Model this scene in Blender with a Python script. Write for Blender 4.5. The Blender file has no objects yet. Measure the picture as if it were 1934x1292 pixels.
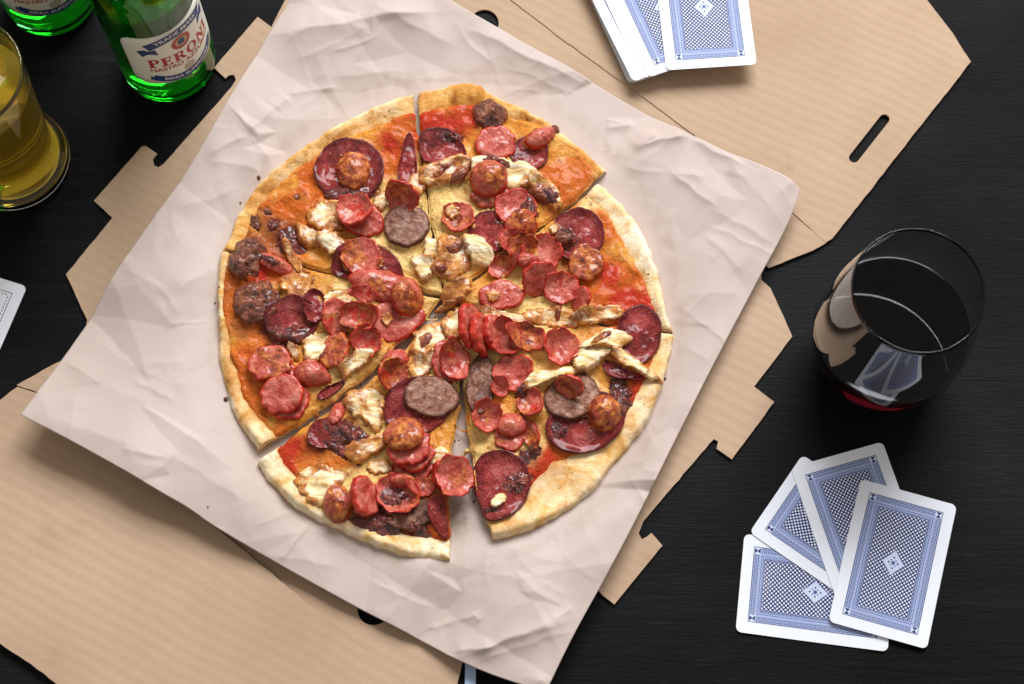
import bpy, bmesh, math, random
import numpy as np
from mathutils import Matrix, Vector

# ------------------------------------------------------------------ camera, world, light
SC = bpy.context.scene
COL = SC.collection
W, H = 1934.0, 1292.0
CF, CPHI, CROLL, CH = 3250.5, 0.32205, -0.0111, 0.99698      # focal (px), tilt from straight down, roll, height (m)

cam_d = bpy.data.cameras.new("camera")
cam = bpy.data.objects.new("camera", cam_d)
COL.objects.link(cam)
cam.matrix_world = (Matrix.Translation((0, 0, CH)) @ Matrix.Rotation(CPHI, 4, 'X') @ Matrix.Rotation(-CROLL, 4, 'Z'))
cam_d.sensor_width = 36.0
cam_d.lens = CF / W * 36.0
cam_d.clip_start = 0.02
cam_d.clip_end = 50
cam_d.dof.use_dof = True
cam_d.dof.focus_distance = 1.035
cam_d.dof.aperture_fstop = 10.0
SC.camera = cam

world = bpy.data.worlds.new("World")
SC.world = world
world.use_nodes = True
bg = world.node_tree.nodes["Background"]
bg.inputs[0].default_value = (1.0, 0.93, 0.86, 1)
bg.inputs[1].default_value = 0.33

def area(name, loc, aim, sx, sy, power, color):
    l = bpy.data.lights.new(name, 'AREA')
    l.shape = 'RECTANGLE'; l.size = sx; l.size_y = sy; l.energy = power; l.color = color
    o = bpy.data.objects.new(name, l); COL.objects.link(o)
    o.location = loc
    o.rotation_euler = (Vector(aim) - Vector(loc)).to_track_quat('-Z', 'Y').to_euler()
    return o
area("window_light", (0.60, 2.62, 2.25), (0.0, 0.34, 0.0), 2.2, 1.5, 164, (0.95, 0.965, 1.0))

SC.view_settings.view_transform = 'Standard'
SC.view_settings.look = 'None'
SC.view_settings.exposure = 0.15
SC.view_settings.gamma = 1.0
SC.cycles.use_denoising = True
SC.cycles.max_bounces = 14
SC.cycles.transmission_bounces = 12
SC.cycles.glossy_bounces = 6
SC.cycles.sample_clamp_indirect = 6.0

# ------------------------------------------------------------------ helpers
_cr, _sr = math.cos(CROLL), math.sin(CROLL)
_c, _s = math.cos(CPHI), math.sin(CPHI)
def U(px, py, z=0.0):
    """A pixel of the photograph and a height above the table -> point in the room."""
    x = (px - W / 2) / CF; y = -(py - H / 2) / CF
    x, y = _cr * x + _sr * y, -_sr * x + _cr * y
    d = (x, y * _c + _s, y * _s - _c)
    t = (z - CH) / d[2]
    return np.array((d[0] * t, d[1] * t, z))
def UU(pts, z=0.0):
    return np.array([U(p[0], p[1], z)[:2] for p in pts])
def PIX(X, Y, Z):
    """Inverse of U, for arrays: where a point of the pizza lies in the photograph (used to look up its colour lists)."""
    dz = Z - CH
    y = Y * _c + dz * _s; z = Y * _s - dz * _c
    x, y = _cr * X - _sr * y, _sr * X + _cr * y
    return W / 2 + CF * x / z, H / 2 - CF * y / z

def _hash(ix, iy, iz, seed):
    n = (ix * 374761393 + iy * 668265263 + iz * 2147483647 + seed * 1274126177) & 0xFFFFFFFF
    n = ((n ^ (n >> 13)) * 1274126177) & 0xFFFFFFFF
    n = n ^ (n >> 16)
    return (n & 0xFFFFFF) / float(0xFFFFFF)
def vn(x, y, seed=0):
    x = np.asarray(x, float); y = np.asarray(y, float)
    ix = np.floor(x).astype(np.int64); iy = np.floor(y).astype(np.int64)
    fx = x - ix; fy = y - iy
    fx = fx * fx * (3 - 2 * fx); fy = fy * fy * (3 - 2 * fy)
    a = _hash(ix, iy, 0, seed); b = _hash(ix + 1, iy, 0, seed); c = _hash(ix, iy + 1, 0, seed); d = _hash(ix + 1, iy + 1, 0, seed)
    return (a * (1 - fx) + b * fx) * (1 - fy) + (c * (1 - fx) + d * fx) * fy
def fbm(x, y, seed=0, oct=4):
    v = 0; a = 0.5; t = 0
    for k in range(oct):
        v = v + a * (vn(x, y, seed + k * 17) - 0.5); t += a; a *= 0.5; x = x * 2.03 + 11.3; y = y * 2.03 + 7.7
    return v / t * 2          # about -1..1
def sst(a, b, x):
    t = np.clip((x - a) / (b - a), 0, 1); return t * t * (3 - 2 * t)
def resample(p, n, closed=False):
    p = np.asarray(p, float)
    if closed: p = np.vstack([p, p[:1]])
    d = np.r_[0, np.cumsum(np.hypot(*np.diff(p, axis=0).T))]
    t = np.linspace(0, d[-1], n + 1 if closed else n)
    if closed: t = t[:-1]
    return np.c_[np.interp(t, d, p[:, 0]), np.interp(t, d, p[:, 1])]
def smooth_poly(p, it=2, closed=True):
    p = np.asarray(p, float)
    for _ in range(it):
        q = []
        n = len(p)
        for i in range(n if closed else n - 1):
            a, b = p[i], p[(i + 1) % n]
            q += [a * .75 + b * .25, a * .25 + b * .75]
        if not closed: q = [p[0]] + q + [p[-1]]
        p = np.array(q)
    return p

def mesh_obj(name, verts, faces, mat, parent=None, loc=(0, 0, 0), smooth=True, attrs=None, mats=None, mi=None):
    me = bpy.data.meshes.new(name)
    me.from_pydata([tuple(v) for v in verts], [], faces)
    if smooth: me.polygons.foreach_set("use_smooth", [True] * len(me.polygons))
    for m in (mats or [mat]): me.materials.append(m)
    if mi is not None: me.polygons.foreach_set("material_index", mi)
    for k, v in (attrs or {}).items():
        v = np.asarray(v, np.float32)
        if v.ndim == 2:
            a = me.attributes.new(k, 'FLOAT_COLOR', 'POINT')
            a.data.foreach_set("color", np.c_[v, np.ones(len(v), np.float32)].astype(np.float32).ravel())
        else:
            a = me.attributes.new(k, 'FLOAT', 'POINT'); a.data.foreach_set("value", v)
    me.update()
    o = bpy.data.objects.new(name, me); COL.objects.link(o)
    o.location = loc
    if parent is not None: o.parent = parent
    return o
def empty(name, loc, rz=0):
    o = bpy.data.objects.new(name, None); COL.objects.link(o)
    o.location = loc; o.rotation_euler = (0, 0, rz); o.empty_display_size = 0.01
    return o
def tag(o, label, cat, group=None):
    o["label"] = label; o["category"] = cat
    if group: o["group"] = group
    return o
def bm_obj(name, bm, mat, parent=None, loc=(0, 0, 0), smooth=True, mats=None):
    me = bpy.data.meshes.new(name); bm.to_mesh(me); bm.free()
    for m in (mats or [mat]): me.materials.append(m)
    if smooth: me.polygons.foreach_set("use_smooth", [True] * len(me.polygons))
    o = bpy.data.objects.new(name, me); COL.objects.link(o); o.location = loc
    if parent is not None: o.parent = parent
    return o
def grid_faces(nu, nv, wrap_u=False, off=0, flip=False):
    f = []
    for j in range(nv - 1):
        for i in range(nu if wrap_u else nu - 1):
            i2 = (i + 1) % nu
            q = (off + j * nu + i, off + j * nu + i2, off + (j + 1) * nu + i2, off + (j + 1) * nu + i)
            f.append(q[::-1] if flip else q)
    return f

# ------------------------------------------------------------------ node materials
class N:
    def __init__(s, name):
        s.m = bpy.data.materials.new(name); s.m.use_nodes = True
        s.t = s.m.node_tree; s.b = s.t.nodes["Principled BSDF"]; s._co = None
    def n(s, typ, **kw):
        x = s.t.nodes.new(typ)
        for k, v in kw.items(): setattr(x, k, v)
        return x
    def l(s, a, b): s.t.links.new(a, b)
    def put(s, sock, v):
        if isinstance(v, bpy.types.NodeSocket): s.l(v, sock)
        elif v is not None:
            if sock.type == 'RGBA' and len(v) == 3: v = (*v, 1)
            sock.default_value = v
    @property
    def co(s):
        if s._co is None: s._co = s.n("ShaderNodeTexCoord").outputs["Object"]
        return s._co
    def mapping(s, scale=(1, 1, 1), rot=(0, 0, 0), loc=(0, 0, 0), vec=None):
        x = s.n("ShaderNodeMapping"); s.l(vec or s.co, x.inputs[0])
        x.inputs["Scale"].default_value = scale; x.inputs["Rotation"].default_value = rot; x.inputs["Location"].default_value = loc
        return x.outputs[0]
    def noise(s, scale, detail=4, rough=.55, vec=None, dist=0):
        x = s.n("ShaderNodeTexNoise"); s.l(vec or s.co, x.inputs["Vector"])
        x.inputs["Scale"].default_value = scale; x.inputs["Detail"].default_value = detail
        x.inputs["Roughness"].default_value = rough; x.inputs["Distortion"].default_value = dist
        return x.outputs[0]
    def voronoi(s, scale, feature='F1', vec=None):
        x = s.n("ShaderNodeTexVoronoi", feature=feature); s.l(vec or s.co, x.inputs["Vector"])
        x.inputs["Scale"].default_value = scale
        return x.outputs[0]
    def ramp(s, fac, stops, const=False):
        x = s.n("ShaderNodeValToRGB"); s.l(fac, x.inputs[0])
        r = x.color_ramp
        if const: r.interpolation = 'CONSTANT'
        while len(r.elements) > 1: r.elements.remove(r.elements[-1])
        for i, (p, c) in enumerate(stops):
            e = r.elements[0] if i == 0 else r.elements.new(p)
            e.position = p
            if not hasattr(c, '__len__'): c = (c, c, c)
            e.color = (*c, 1)
        return x.outputs[0]
    def mix(s, fac, a, b, mode='MIX'):
        x = s.n("ShaderNodeMix", data_type='RGBA', blend_type=mode)
        s.put(x.inputs[0], fac); s.put(x.inputs[6], a); s.put(x.inputs[7], b)
        return x.outputs[2]
    def math(s, op, a, b=None, c=None, clamp=False):
        x = s.n("ShaderNodeMath", operation=op, use_clamp=clamp)
        s.put(x.inputs[0], a)
        if b is not None: s.put(x.inputs[1], b)
        if c is not None: s.put(x.inputs[2], c)
        return x.outputs[0]
    def attr(s, name, out="Fac"):
        x = s.n("ShaderNodeAttribute"); x.attribute_name = name
        return x.outputs[out]
    def bump(s, h, dist, strength=1.0, prev=None):
        x = s.n("ShaderNodeBump"); s.l(h, x.inputs["Height"])
        x.inputs["Distance"].default_value = dist; x.inputs["Strength"].default_value = strength
        if prev is not None: s.l(prev, x.inputs["Normal"])
        return x.outputs[0]
    def rand(s):
        return s.n("ShaderNodeObjectInfo").outputs["Random"]
    def set(s, **kw):
        for k, v in kw.items():
            s.put(s.b.inputs[{'color': "Base Color", 'rough': "Roughness", 'normal': "Normal", 'spec': "Specular IOR Level", 'coat': "Coat Weight",
                  'coatr': "Coat Roughness", 'sss': "Subsurface Weight", 'sssr': "Subsurface Radius", 'ssss': "Subsurface Scale", 'trans': "Transmission Weight",
                  'ior': "IOR", 'metal': "Metallic", 'alpha': "Alpha"}[k]], v)
        return s.m
    def rvec(s, k=1.0):
        """object coordinates pushed to another place per object, so that copies do not repeat"""
        x = s.n("ShaderNodeVectorMath", operation='ADD'); s.l(s.co, x.inputs[0])
        y = s.math('MULTIPLY', s.rand(), 7.31 * k); c = s.n("ShaderNodeCombineXYZ")
        s.l(y, c.inputs[0]); s.l(y, c.inputs[1]); s.l(y, c.inputs[2]); s.l(c.outputs[0], x.inputs[1])
        return x.outputs[0]

def make_table():
    k = N("black_stained_wood")
    g = k.noise(1.0, 6, .65, k.mapping((9, 150, 9)), .8)
    g2 = k.noise(1.0, 4, .65, k.mapping((75, 620, 75)), .5)
    big = k.noise(7, 4, .6)
    c = k.ramp(g, [(.3, (.0022, .0021, .0024)), (.55, (.0042, .0040, .0046)), (.75, (.0085, .0080, .0088))])
    fl = k.ramp(g2, [(.63, 0.0), (.76, 1.0)])
    fl = k.math('MULTIPLY', fl, k.ramp(big, [(.40, .05), (.62, 1.)]))
    c = k.mix(k.math('MULTIPLY', fl, .6), c, (.045, .043, .047))
    h = k.math('ADD', k.math('MULTIPLY', g, .5), k.math('MULTIPLY', g2, .5))
    r = k.ramp(k.math('ADD', k.math('MULTIPLY', g, .5), k.math('MULTIPLY', big, .5)), [(.3, .50), (.7, .68)])
    return k.set(color=c, rough=r, normal=k.bump(h, .0008, .7), spec=k.ramp(k.noise(3.2, 3), [(.35, .06), (.65, .15)]))
def make_cardboard():
    k = N("corrugated_card")
    rot = -math.radians(27)
    w = k.n("ShaderNodeTexWave", wave_type='BANDS', bands_direction='Y'); k.l(k.mapping((1, 1, 1), (0, 0, rot * -1)), w.inputs[0])
    w.inputs["Scale"].default_value = 44; w.inputs["Distortion"].default_value = 3.6; w.inputs["Detail"].default_value = 1.5; w.inputs["Detail Scale"].default_value = .35
    n1 = k.noise(9, 4); n2 = k.noise(900, 3, .7); fib = k.noise(1, 4, .6, k.mapping((260, 1300, 300), (0, 0, .3)))
    c = k.ramp(n1, [(.3, (.42, .285, .185)), (.7, (.51, .36, .245))])
    c = k.mix(k.math('MULTIPLY', k.ramp(fib, [(.35, 0.), (.75, 1.)]), .30), c, (.40, .26, .15))
    st = k.ramp(k.noise(16, 5, .6), [(.60, 0.), (.68, 1.)])
    c = k.mix(k.math('MULTIPLY', st, .22), c, (.30, .18, .09))
    c = k.mix(k.math('MULTIPLY', w.outputs["Fac"], k.ramp(n1, [(.35, .02), (.7, .15)])), c, (.70, .52, .36))
    b = k.bump(w.outputs["Fac"], .00016, .4); b = k.bump(n2, .00020, .6, b); b = k.bump(k.noise(35, 4, .6), .0012, .25, b)
    return k.set(color=c, rough=.82, normal=b, spec=.25)
def make_card_edge():
    k = N("card_core")
    w = k.noise(1, 2, .5, k.mapping((700, 700, 30)))
    return k.set(color=k.ramp(w, [(.35, (.33, .22, .13)), (.65, (.68, .52, .36))]), rough=.9, spec=.2)
def make_paper():
    k = N("greaseproof_paper")
    n1 = k.noise(7, 3); n2 = k.noise(420, 4, .65); fib = k.noise(1, 3, .6, k.mapping((120, 700, 200), (0, 0, .5)))
    c = k.ramp(n1, [(.3, (.48, .38, .33)), (.7, (.56, .465, .42))])
    c = k.mix(k.math('MULTIPLY', k.ramp(fib, [(.4, 0.), (.8, 1.)]), .16), c, (.47, .36, .29))
    g = k.attr("grease")
    gn = k.math('MULTIPLY', g, k.ramp(k.noise(130, 4), [(.38, 0.), (.56, 1.)]))
    c = k.mix(k.math('MULTIPLY', gn, .6), c, (.27, .18, .11))
    b = k.bump(n2, .00006, .6)
    for sc_, dd in ((13, .0010), (31, .0006)):
        x = k.n("ShaderNodeTexNoise", noise_type='RIDGED_MULTIFRACTAL'); k.l(k.co, x.inputs["Vector"])
        x.inputs["Scale"].default_value = sc_; x.inputs["Detail"].default_value = 2.0; x.inputs["Distortion"].default_value = .25
        b = k.bump(x.outputs[0], dd, .55, b)
    m = k.set(color=c, rough=k.math('SUBTRACT', .62, k.math('MULTIPLY', gn, .3)), normal=b, spec=.3)
    return m
def make_crust():
    k = N("baked_dough")
    n1 = k.noise(38, 7, .70, dist=.8); n2 = k.noise(190, 5, .7); n3 = k.noise(26, 3); n4 = k.noise(85, 5, .65, dist=.5)
    c = k.ramp(n1, [(.34, (.90, .66, .34)), (.44, (.80, .45, .13)), (.53, (.64, .27, .045)), (.65, (.36, .115, .014))])
    pale = k.attr("pale")
    c2 = k.ramp(n1, [(.38, (.92, .80, .58)), (.48, (.88, .70, .42)), (.57, (.78, .48, .16)), (.70, (.50, .21, .035))])
    c = k.mix(pale, c, c2)
    c = k.mix(k.ramp(n4, [(.54, 0.), (.66, .75)]), c, (.62, .27, .05))
    flour = k.math('MULTIPLY', k.ramp(k.noise(60, 4, .6), [(.52, 0.), (.62, .30)]), pale)
    c = k.mix(flour, c, (.93, .86, .72))
    oil = k.math('MULTIPLY', k.attr("oil"), k.ramp(n2, [(.25, .55), (.7, 1.)]))
    c = k.mix(oil, c, k.ramp(n1, [(.36, (.72, .32, .045)), (.6, (.46, .13, .010))]))
    sp = k.ramp(k.noise(200, 4, .6), [(.66, 0.), (.73, 1.)])
    c = k.mix(k.math('MULTIPLY', sp, k.ramp(n3, [(.42, 0.), (.62, .9)])), c, (.17, .05, .010))
    side = k.attr("side")
    crumb = k.ramp(k.noise(330, 4, .75), [(.3, (.48, .25, .08)), (.62, (.86, .66, .36))])
    c = k.mix(side, c, crumb)
    b = k.bump(n1, .0024, .6); b = k.bump(n4, .0012, .6, b); b = k.bump(n2, .0011, .7, b); b = k.bump(k.noise(700, 3, .7), .0003, .6, b)
    return k.set(color=c, rough=.60, normal=b, spec=.25)
def make_cheese():
    k = N("melted_cheese_and_sauce")
    tint = k.attr("tint", "Color"); pale = k.attr("pale")
    n1 = k.noise(130, 6, .68, dist=1.0); n2 = k.noise(430, 5, .7); n3 = k.noise(75, 5, .65, dist=.5)
    c = k.mix(k.ramp(n1, [(.50, 0.), (.64, .85)]), tint, k.mix(.55, tint, (.50, .075, .008)))
    c = k.mix(k.math('MULTIPLY', k.ramp(n3, [(.50, 0.), (.64, .9)]), pale), c, k.mix(.55, tint, (.98, .66, .22)))
    c = k.mix(k.math('MULTIPLY', k.ramp(n2, [(.56, 0.), (.70, .5)]), pale), c, (.95, .62, .20))
    sp = k.ramp(k.noise(150, 5, .65), [(.59, 0.), (.69, 1.)])
    c = k.mix(k.math('MULTIPLY', sp, .8), c, (.24, .050, .006))
    h = k.math('ADD', k.math('MULTIPLY', n1, .6), k.math('MULTIPLY', n2, .4))
    return k.set(color=c, rough=k.ramp(n1, [(.3, .20), (.7, .46)]), normal=k.bump(h, .0034, .85), spec=.16, coat=.16, coatr=.05)
def make_salami():
    k = N("cured_salami")
    v = k.rvec(); rho = k.attr("rho")
    n1 = k.noise(95, 6, .68, v, .5); n2 = k.noise(900, 3, .65, v)
    c = k.ramp(n1, [(.33, (.13, .005, .004)), (.44, (.25, .016, .013)), (.54, (.36, .038, .033)), (.68, (.52, .13, .11))])
    fat = k.ramp(k.voronoi(430, vec=v), [(.14, 1.), (.26, 0.)])
    c = k.mix(k.math('MULTIPLY', fat, .40), c, (.52, .20, .18))
    c = k.mix(k.math('MULTIPLY', k.ramp(rho, [(.84, 0.), (.96, 1.)]), .85), c, (.15, .006, .005))
    toast = k.attr("toast")
    c = k.mix(k.math('MULTIPLY', k.ramp(k.noise(60, 5, .65, v), [(.44, 0.), (.56, 1.)]), toast), c, (.040, .004, .005))
    h = k.math('ADD', n1, k.math('MULTIPLY', n2, .35))
    return k.set(color=c, rough=k.ramp(n1, [(.3, .28), (.7, .48)]), normal=k.bump(h, .0040, .9), spec=.25, coat=.34, coatr=.09)
def make_frank():
    k = N("frankfurter_meat")
    v = k.rvec(); rho = k.attr("rho"); toast = k.attr("toast")
    n1 = k.noise(120, 6, .68, v, .4); n2 = k.noise(600, 4, .7, v)
    face = k.ramp(n1, [(.33, (.32, .026, .014)), (.45, (.47, .066, .042)), (.55, (.58, .125, .085)), (.70, (.70, .24, .17))])
    skin = k.ramp(n1, [(.3, (.30, .010, .005)), (.6, (.60, .030, .012)), (.8, (.70, .13, .04))])
    brown = k.ramp(k.noise(210, 5, .68, v), [(.34, (.075, .010, .004)), (.45, (.27, .042, .008)), (.55, (.52, .13, .018)), (.68, (.78, .34, .07))])
    c = k.mix(k.ramp(rho, [(.86, 0.), (.95, 1.)]), face, skin)
    mid = k.math('MULTIPLY', k.ramp(rho, [(.15, 1.), (.75, 0.)]), .10)
    tn = k.ramp(k.math('ADD', k.math('ADD', k.noise(85, 5, .65, v), mid), k.math('MULTIPLY', k.math('SUBTRACT', toast, .58), .50)), [(.46, 0.), (.58, 1.)])
    c = k.mix(k.math('MULTIPLY', tn, .92), c, brown)
    h = k.math('ADD', n1, k.math('MULTIPLY', n2, .35))
    return k.set(color=c, rough=k.ramp(n1, [(.3, .15), (.7, .36)]), normal=k.bump(h, .0024, .8), spec=.28, coat=.50, coatr=.09)
def make_beef():
    k = N("beef_sausage_meat")
    v = k.rvec(); rho = k.attr("rho")
    n1 = k.noise(200, 6, .75, v, .5); vo = k.voronoi(300, vec=v)
    c = k.ramp(n1, [(.33, (.13, .045, .026)), (.43, (.32, .135, .085)), (.52, (.48, .235, .165)), (.62, (.62, .37, .27)), (.72, (.78, .56, .42))])
    c = k.mix(k.ramp(vo, [(.08, .6), (.28, 0.)]), c, (.58, .34, .26))
    c = k.mix(k.ramp(rho, [(.86, 0.), (.97, .9)]), c, (.15, .045, .025))
    toast = k.attr("toast")
    c = k.mix(k.math('MULTIPLY', k.ramp(k.noise(70, 5, .65, v), [(.42, 0.), (.56, 1.)]), toast), c, (.045, .013, .008))
    return k.set(color=c, rough=.40, normal=k.bump(n1, .0042, .9), spec=.25, coat=.10, coatr=.08)
def make_ball():
    k = N("charred_sausage_meat")
    v = k.rvec()
    n1 = k.noise(150, 6, .72, v, .4)
    c = k.ramp(n1, [(.33, (.028, .008, .004)), (.44, (.13, .030, .013)), (.55, (.30, .075, .030)), (.70, (.54, .22, .10))])
    return k.set(color=c, rough=k.ramp(n1, [(.3, .22), (.7, .42)]), normal=k.bump(n1, .0055, .9), spec=.5, coat=.4, coatr=.12)
def make_chicken():
    k = N("roast_chicken_meat")
    v = k.rvec(); toast = k.attr("toast"); rho = k.attr("rho")
    fib = k.noise(1, 4, .6, k.mapping((60, 260, 120), (0, 0, .5), vec=v), .8); n1 = k.noise(75, 6, .68, v, .5)
    c = k.ramp(fib, [(.34, (.66, .38, .11)), (.44, (.84, .60, .28)), (.54, (.90, .74, .46)), (.66, (.94, .84, .64))])
    br = k.ramp(k.math('ADD', k.math('ADD', n1, k.math('MULTIPLY', k.math('ADD', toast, .24), .26)), k.math('MULTIPLY', k.ramp(rho, [(.45, 0.), (1., 1.)]), .14)), [(.57, 0.), (.69, 1.)])
    c = k.mix(k.math('MULTIPLY', br, .94), c, k.ramp(k.noise(190, 5, .65, v), [(.30, (.13, .020, .004)), (.48, (.44, .125, .014)), (.62, (.66, .29, .05)), (.75, (.78, .46, .14))]))
    h = k.math('ADD', fib, k.math('MULTIPLY', n1, .5))
    return k.set(color=c, rough=k.ramp(br, [(0., .48), (1., .20)]), normal=k.bump(h, .0011, .7), spec=.35, coat=k.math('ADD', k.math('MULTIPLY', br, .4), .08), coatr=.1, sss=.12, sssr=(.006, .004, .002), ssss=.5)
def make_glaze():
    k = N("dark_sticky_relish")
    v = k.rvec()
    n1 = k.noise(210, 5, .68, v)
    c = k.ramp(n1, [(.32, (.018, .003, .002)), (.46, (.10, .010, .006)), (.58, (.22, .026, .012)), (.70, (.36, .06, .02))])
    return k.set(color=c, rough=.10, normal=k.bump(n1, .0050, .9), spec=.55, coat=.6, coatr=.05)
def make_bbq():
    k = N("amber_sauce_drizzle")
    v = k.rvec()
    n1 = k.noise(180, 5, .66, v)
    c = k.ramp(n1, [(.30, (.085, .010, .003)), (.50, (.25, .042, .007)), (.70, (.50, .15, .02))])
    return k.set(color=c, rough=.10, normal=k.bump(n1, .0035, .85), spec=.5, coat=.6, coatr=.05)
def make_crumb():
    k = N("toasted_crumb")
    return k.set(color=k.ramp(k.rand(), [(0., (.25, .09, .02)), (.5, (.5, .26, .07)), (1., (.10, .035, .012))]), rough=.6)
def plain(name, color, rough=.5, **kw):
    return N(name).set(color=color, rough=rough, **kw)
def make_glass(name, color=(1, 1, 1), ior=1.5, rough=0.0):
    return N(name).set(color=color, rough=rough, trans=1.0, ior=ior)

def make_card_back():
    """white card with a blue printed back: frame, meander band, dotted line, diamond lattice and centre diamond, in millimetres of the card"""
    k = N("printed_card_back")
    sep = k.n("ShaderNodeSeparateXYZ"); k.l(k.co, sep.inputs[0])
    M = k.math
    u = M('MULTIPLY', sep.outputs[0], 1000.0); v = M('MULTIPLY', sep.outputs[1], 1000.0)
    au, av = M('ABSOLUTE', u), M('ABSOLUTE', v)
    du, dv = M('SUBTRACT', au, 22.3), M('SUBTRACT', av, 37.6)
    d = M('MAXIMUM', du, dv)                                    # 0 on the frame, negative inside
    w = M('MULTIPLY', d, -1.0)                                  # mm inside the frame
    WHITE, DARK, LIGHT, MID = (.80, .83, .90), (.010, .024, .11), (.38, .45, .70), (.07, .11, .33)
    base = k.ramp(M('MULTIPLY', M('ADD', w, 2.0), .05), [(0., WHITE), (.1, DARK), (.124, LIGHT), (.345, DARK), (.360, LIGHT), (.395, MID), (.408, LIGHT), (.445, DARK), (.462, LIGHT)], const=True)
    # meander
    side = M('GREATER_THAN', du, dv)
    s = M('ADD', M('MULTIPLY', side, v), M('MULTIPLY', M('SUBTRACT', 1.0, side), u))
    a = M('FRACT', M('MULTIPLY', M('ADD', s, 80.0), 1 / 2.55))
    row = M('FLOOR', M('MULTIPLY', M('SUBTRACT', w, .95), 5 / 3.1))
    rows = ["111110", "100010", "101010", "101110", "100000"]
    key = None
    for i, bits in enumerate(rows):
        st = [(j / 6.0, float(b)) for j, b in enumerate(bits)]
        r = k.ramp(a, st, const=True)
        hit = M('MULTIPLY', r, M('COMPARE', row, float(i), .2))
        key = hit if key is None else M('ADD', key, hit)
    base = k.mix(M('MULTIPLY', key, .72), base, DARK)
    # dotted line
    dots = M('MULTIPLY', M('COMPARE', w, 6.55, .26), M('LESS_THAN', M('FRACT', M('MULTIPLY', M('ADD', s, 80.), 1 / 1.1)), .5))
    base = k.mix(M('MULTIPLY', dots, .8), base, DARK)
    # corner hourglasses
    p = M('ABSOLUTE', M('SUBTRACT', au, 19.9)); q = M('ABSOLUTE', M('SUBTRACT', av, 35.2))
    corner = M('MULTIPLY', M('LESS_THAN', p, 2.0), M('LESS_THAN', q, 2.0))
    base = k.mix(corner, base, (.62, .68, .88))
    hg = M('MULTIPLY', M('LESS_THAN', M('SUBTRACT', p, .15), M('MULTIPLY', q, .9)), M('MULTIPLY', M('LESS_THAN', q, 1.7), M('LESS_THAN', p, 1.6)))
    base = k.mix(hg, base, DARK)
    # lattice
    inside = M('LESS_THAN', d, -7.5)
    f1 = M('ABSOLUTE', M('SUBTRACT', M('FRACT', M('MULTIPLY', M('ADD', M('ADD', u, v), 200.), 1 / 2.5)), .5))
    f2 = M('ABSOLUTE', M('SUBTRACT', M('FRACT', M('MULTIPLY', M('ADD', M('SUBTRACT', u, v), 200.), 1 / 2.5)), .5))
    dot = M('LESS_THAN', M('MAXIMUM', f1, f2), .28)
    lat = k.mix(dot, (.014, .035, .15), (.82, .85, .93))
    base = k.mix(inside, base, lat)
    # centre diamond with dots
    dia = M('LESS_THAN', M('ADD', M('MULTIPLY', au, 1 / 6.2), M('MULTIPLY', av, 1 / 7.6)), 1.0)
    base = k.mix(dia, base, (.60, .67, .87))
    def spot(x, y, r, col):
        nonlocal base
        e = M('ADD', M('POWER', M('SUBTRACT', au, x), 2.0), M('POWER', M('SUBTRACT', av, y), 2.0))
        base = k.mix(M('LESS_THAN', e, r * r), base, col)
    spot(0, 0, 1.15, MID); spot(2.6, 0, .55, DARK); spot(0, 3.2, .55, DARK); spot(1.4, 1.6, .45, MID)
    gr = k.math('MULTIPLY', k.ramp(k.noise(70, 4, .6, k.rvec()), [(.55, 0.), (.70, 1.)]), .10)
    col = k.mix(gr, base, (.55, .52, .50))
    n = k.noise(500, 2)
    return k.set(color=col, rough=.5, normal=k.bump(n, .00003, .5), spec=.22)
def make_card_face():
    k = N("printed_card_face")
    sep = k.n("ShaderNodeSeparateXYZ"); k.l(k.co, sep.inputs[0])
    M = k.math
    u = M('MULTIPLY', sep.outputs[0], 1000.0); v = M('MULTIPLY', sep.outputs[1], 1000.0)
    du, dv = M('SUBTRACT', M('ABSOLUTE', u), 22.), M('SUBTRACT', M('ABSOLUTE', v), 37.)
    d = M('MAXIMUM', du, dv)
    line = M('COMPARE', d, 0.0, .22)
    line2 = M('MULTIPLY', M('COMPARE', d, -1.8, .3), M('LESS_THAN', M('FRACT', M('MULTIPLY', M('ADD', u, v), .45)), .5))
    line = M('MAXIMUM', line, line2)
    return k.set(color=k.mix(line, (.80, .83, .90), (.03, .03, .04)), rough=.38)

MAT = dict(stock=plain('white_card_stock', (.78, .80, .84), .5), table=make_table(), card=make_cardboard(), core=make_card_edge(), paper=make_paper(), crust=make_crust(), cheese=make_cheese(), salami=make_salami(),
           frank=make_frank(), beef=make_beef(), ball=make_ball(), chicken=make_chicken(), glaze=make_glaze(), bbq=make_bbq(), crumb=make_crumb(),
           back=make_card_back(), face=make_card_face())

# ------------------------------------------------------------------ table
bm = bmesh.new()
bmesh.ops.create_grid(bm, x_segments=2, y_segments=2, size=1.6)
for v in bm.verts: v.co.y += .35
t = bm_obj("table_top", bm, MAT['table'], smooth=False); t["kind"] = "structure"

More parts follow.
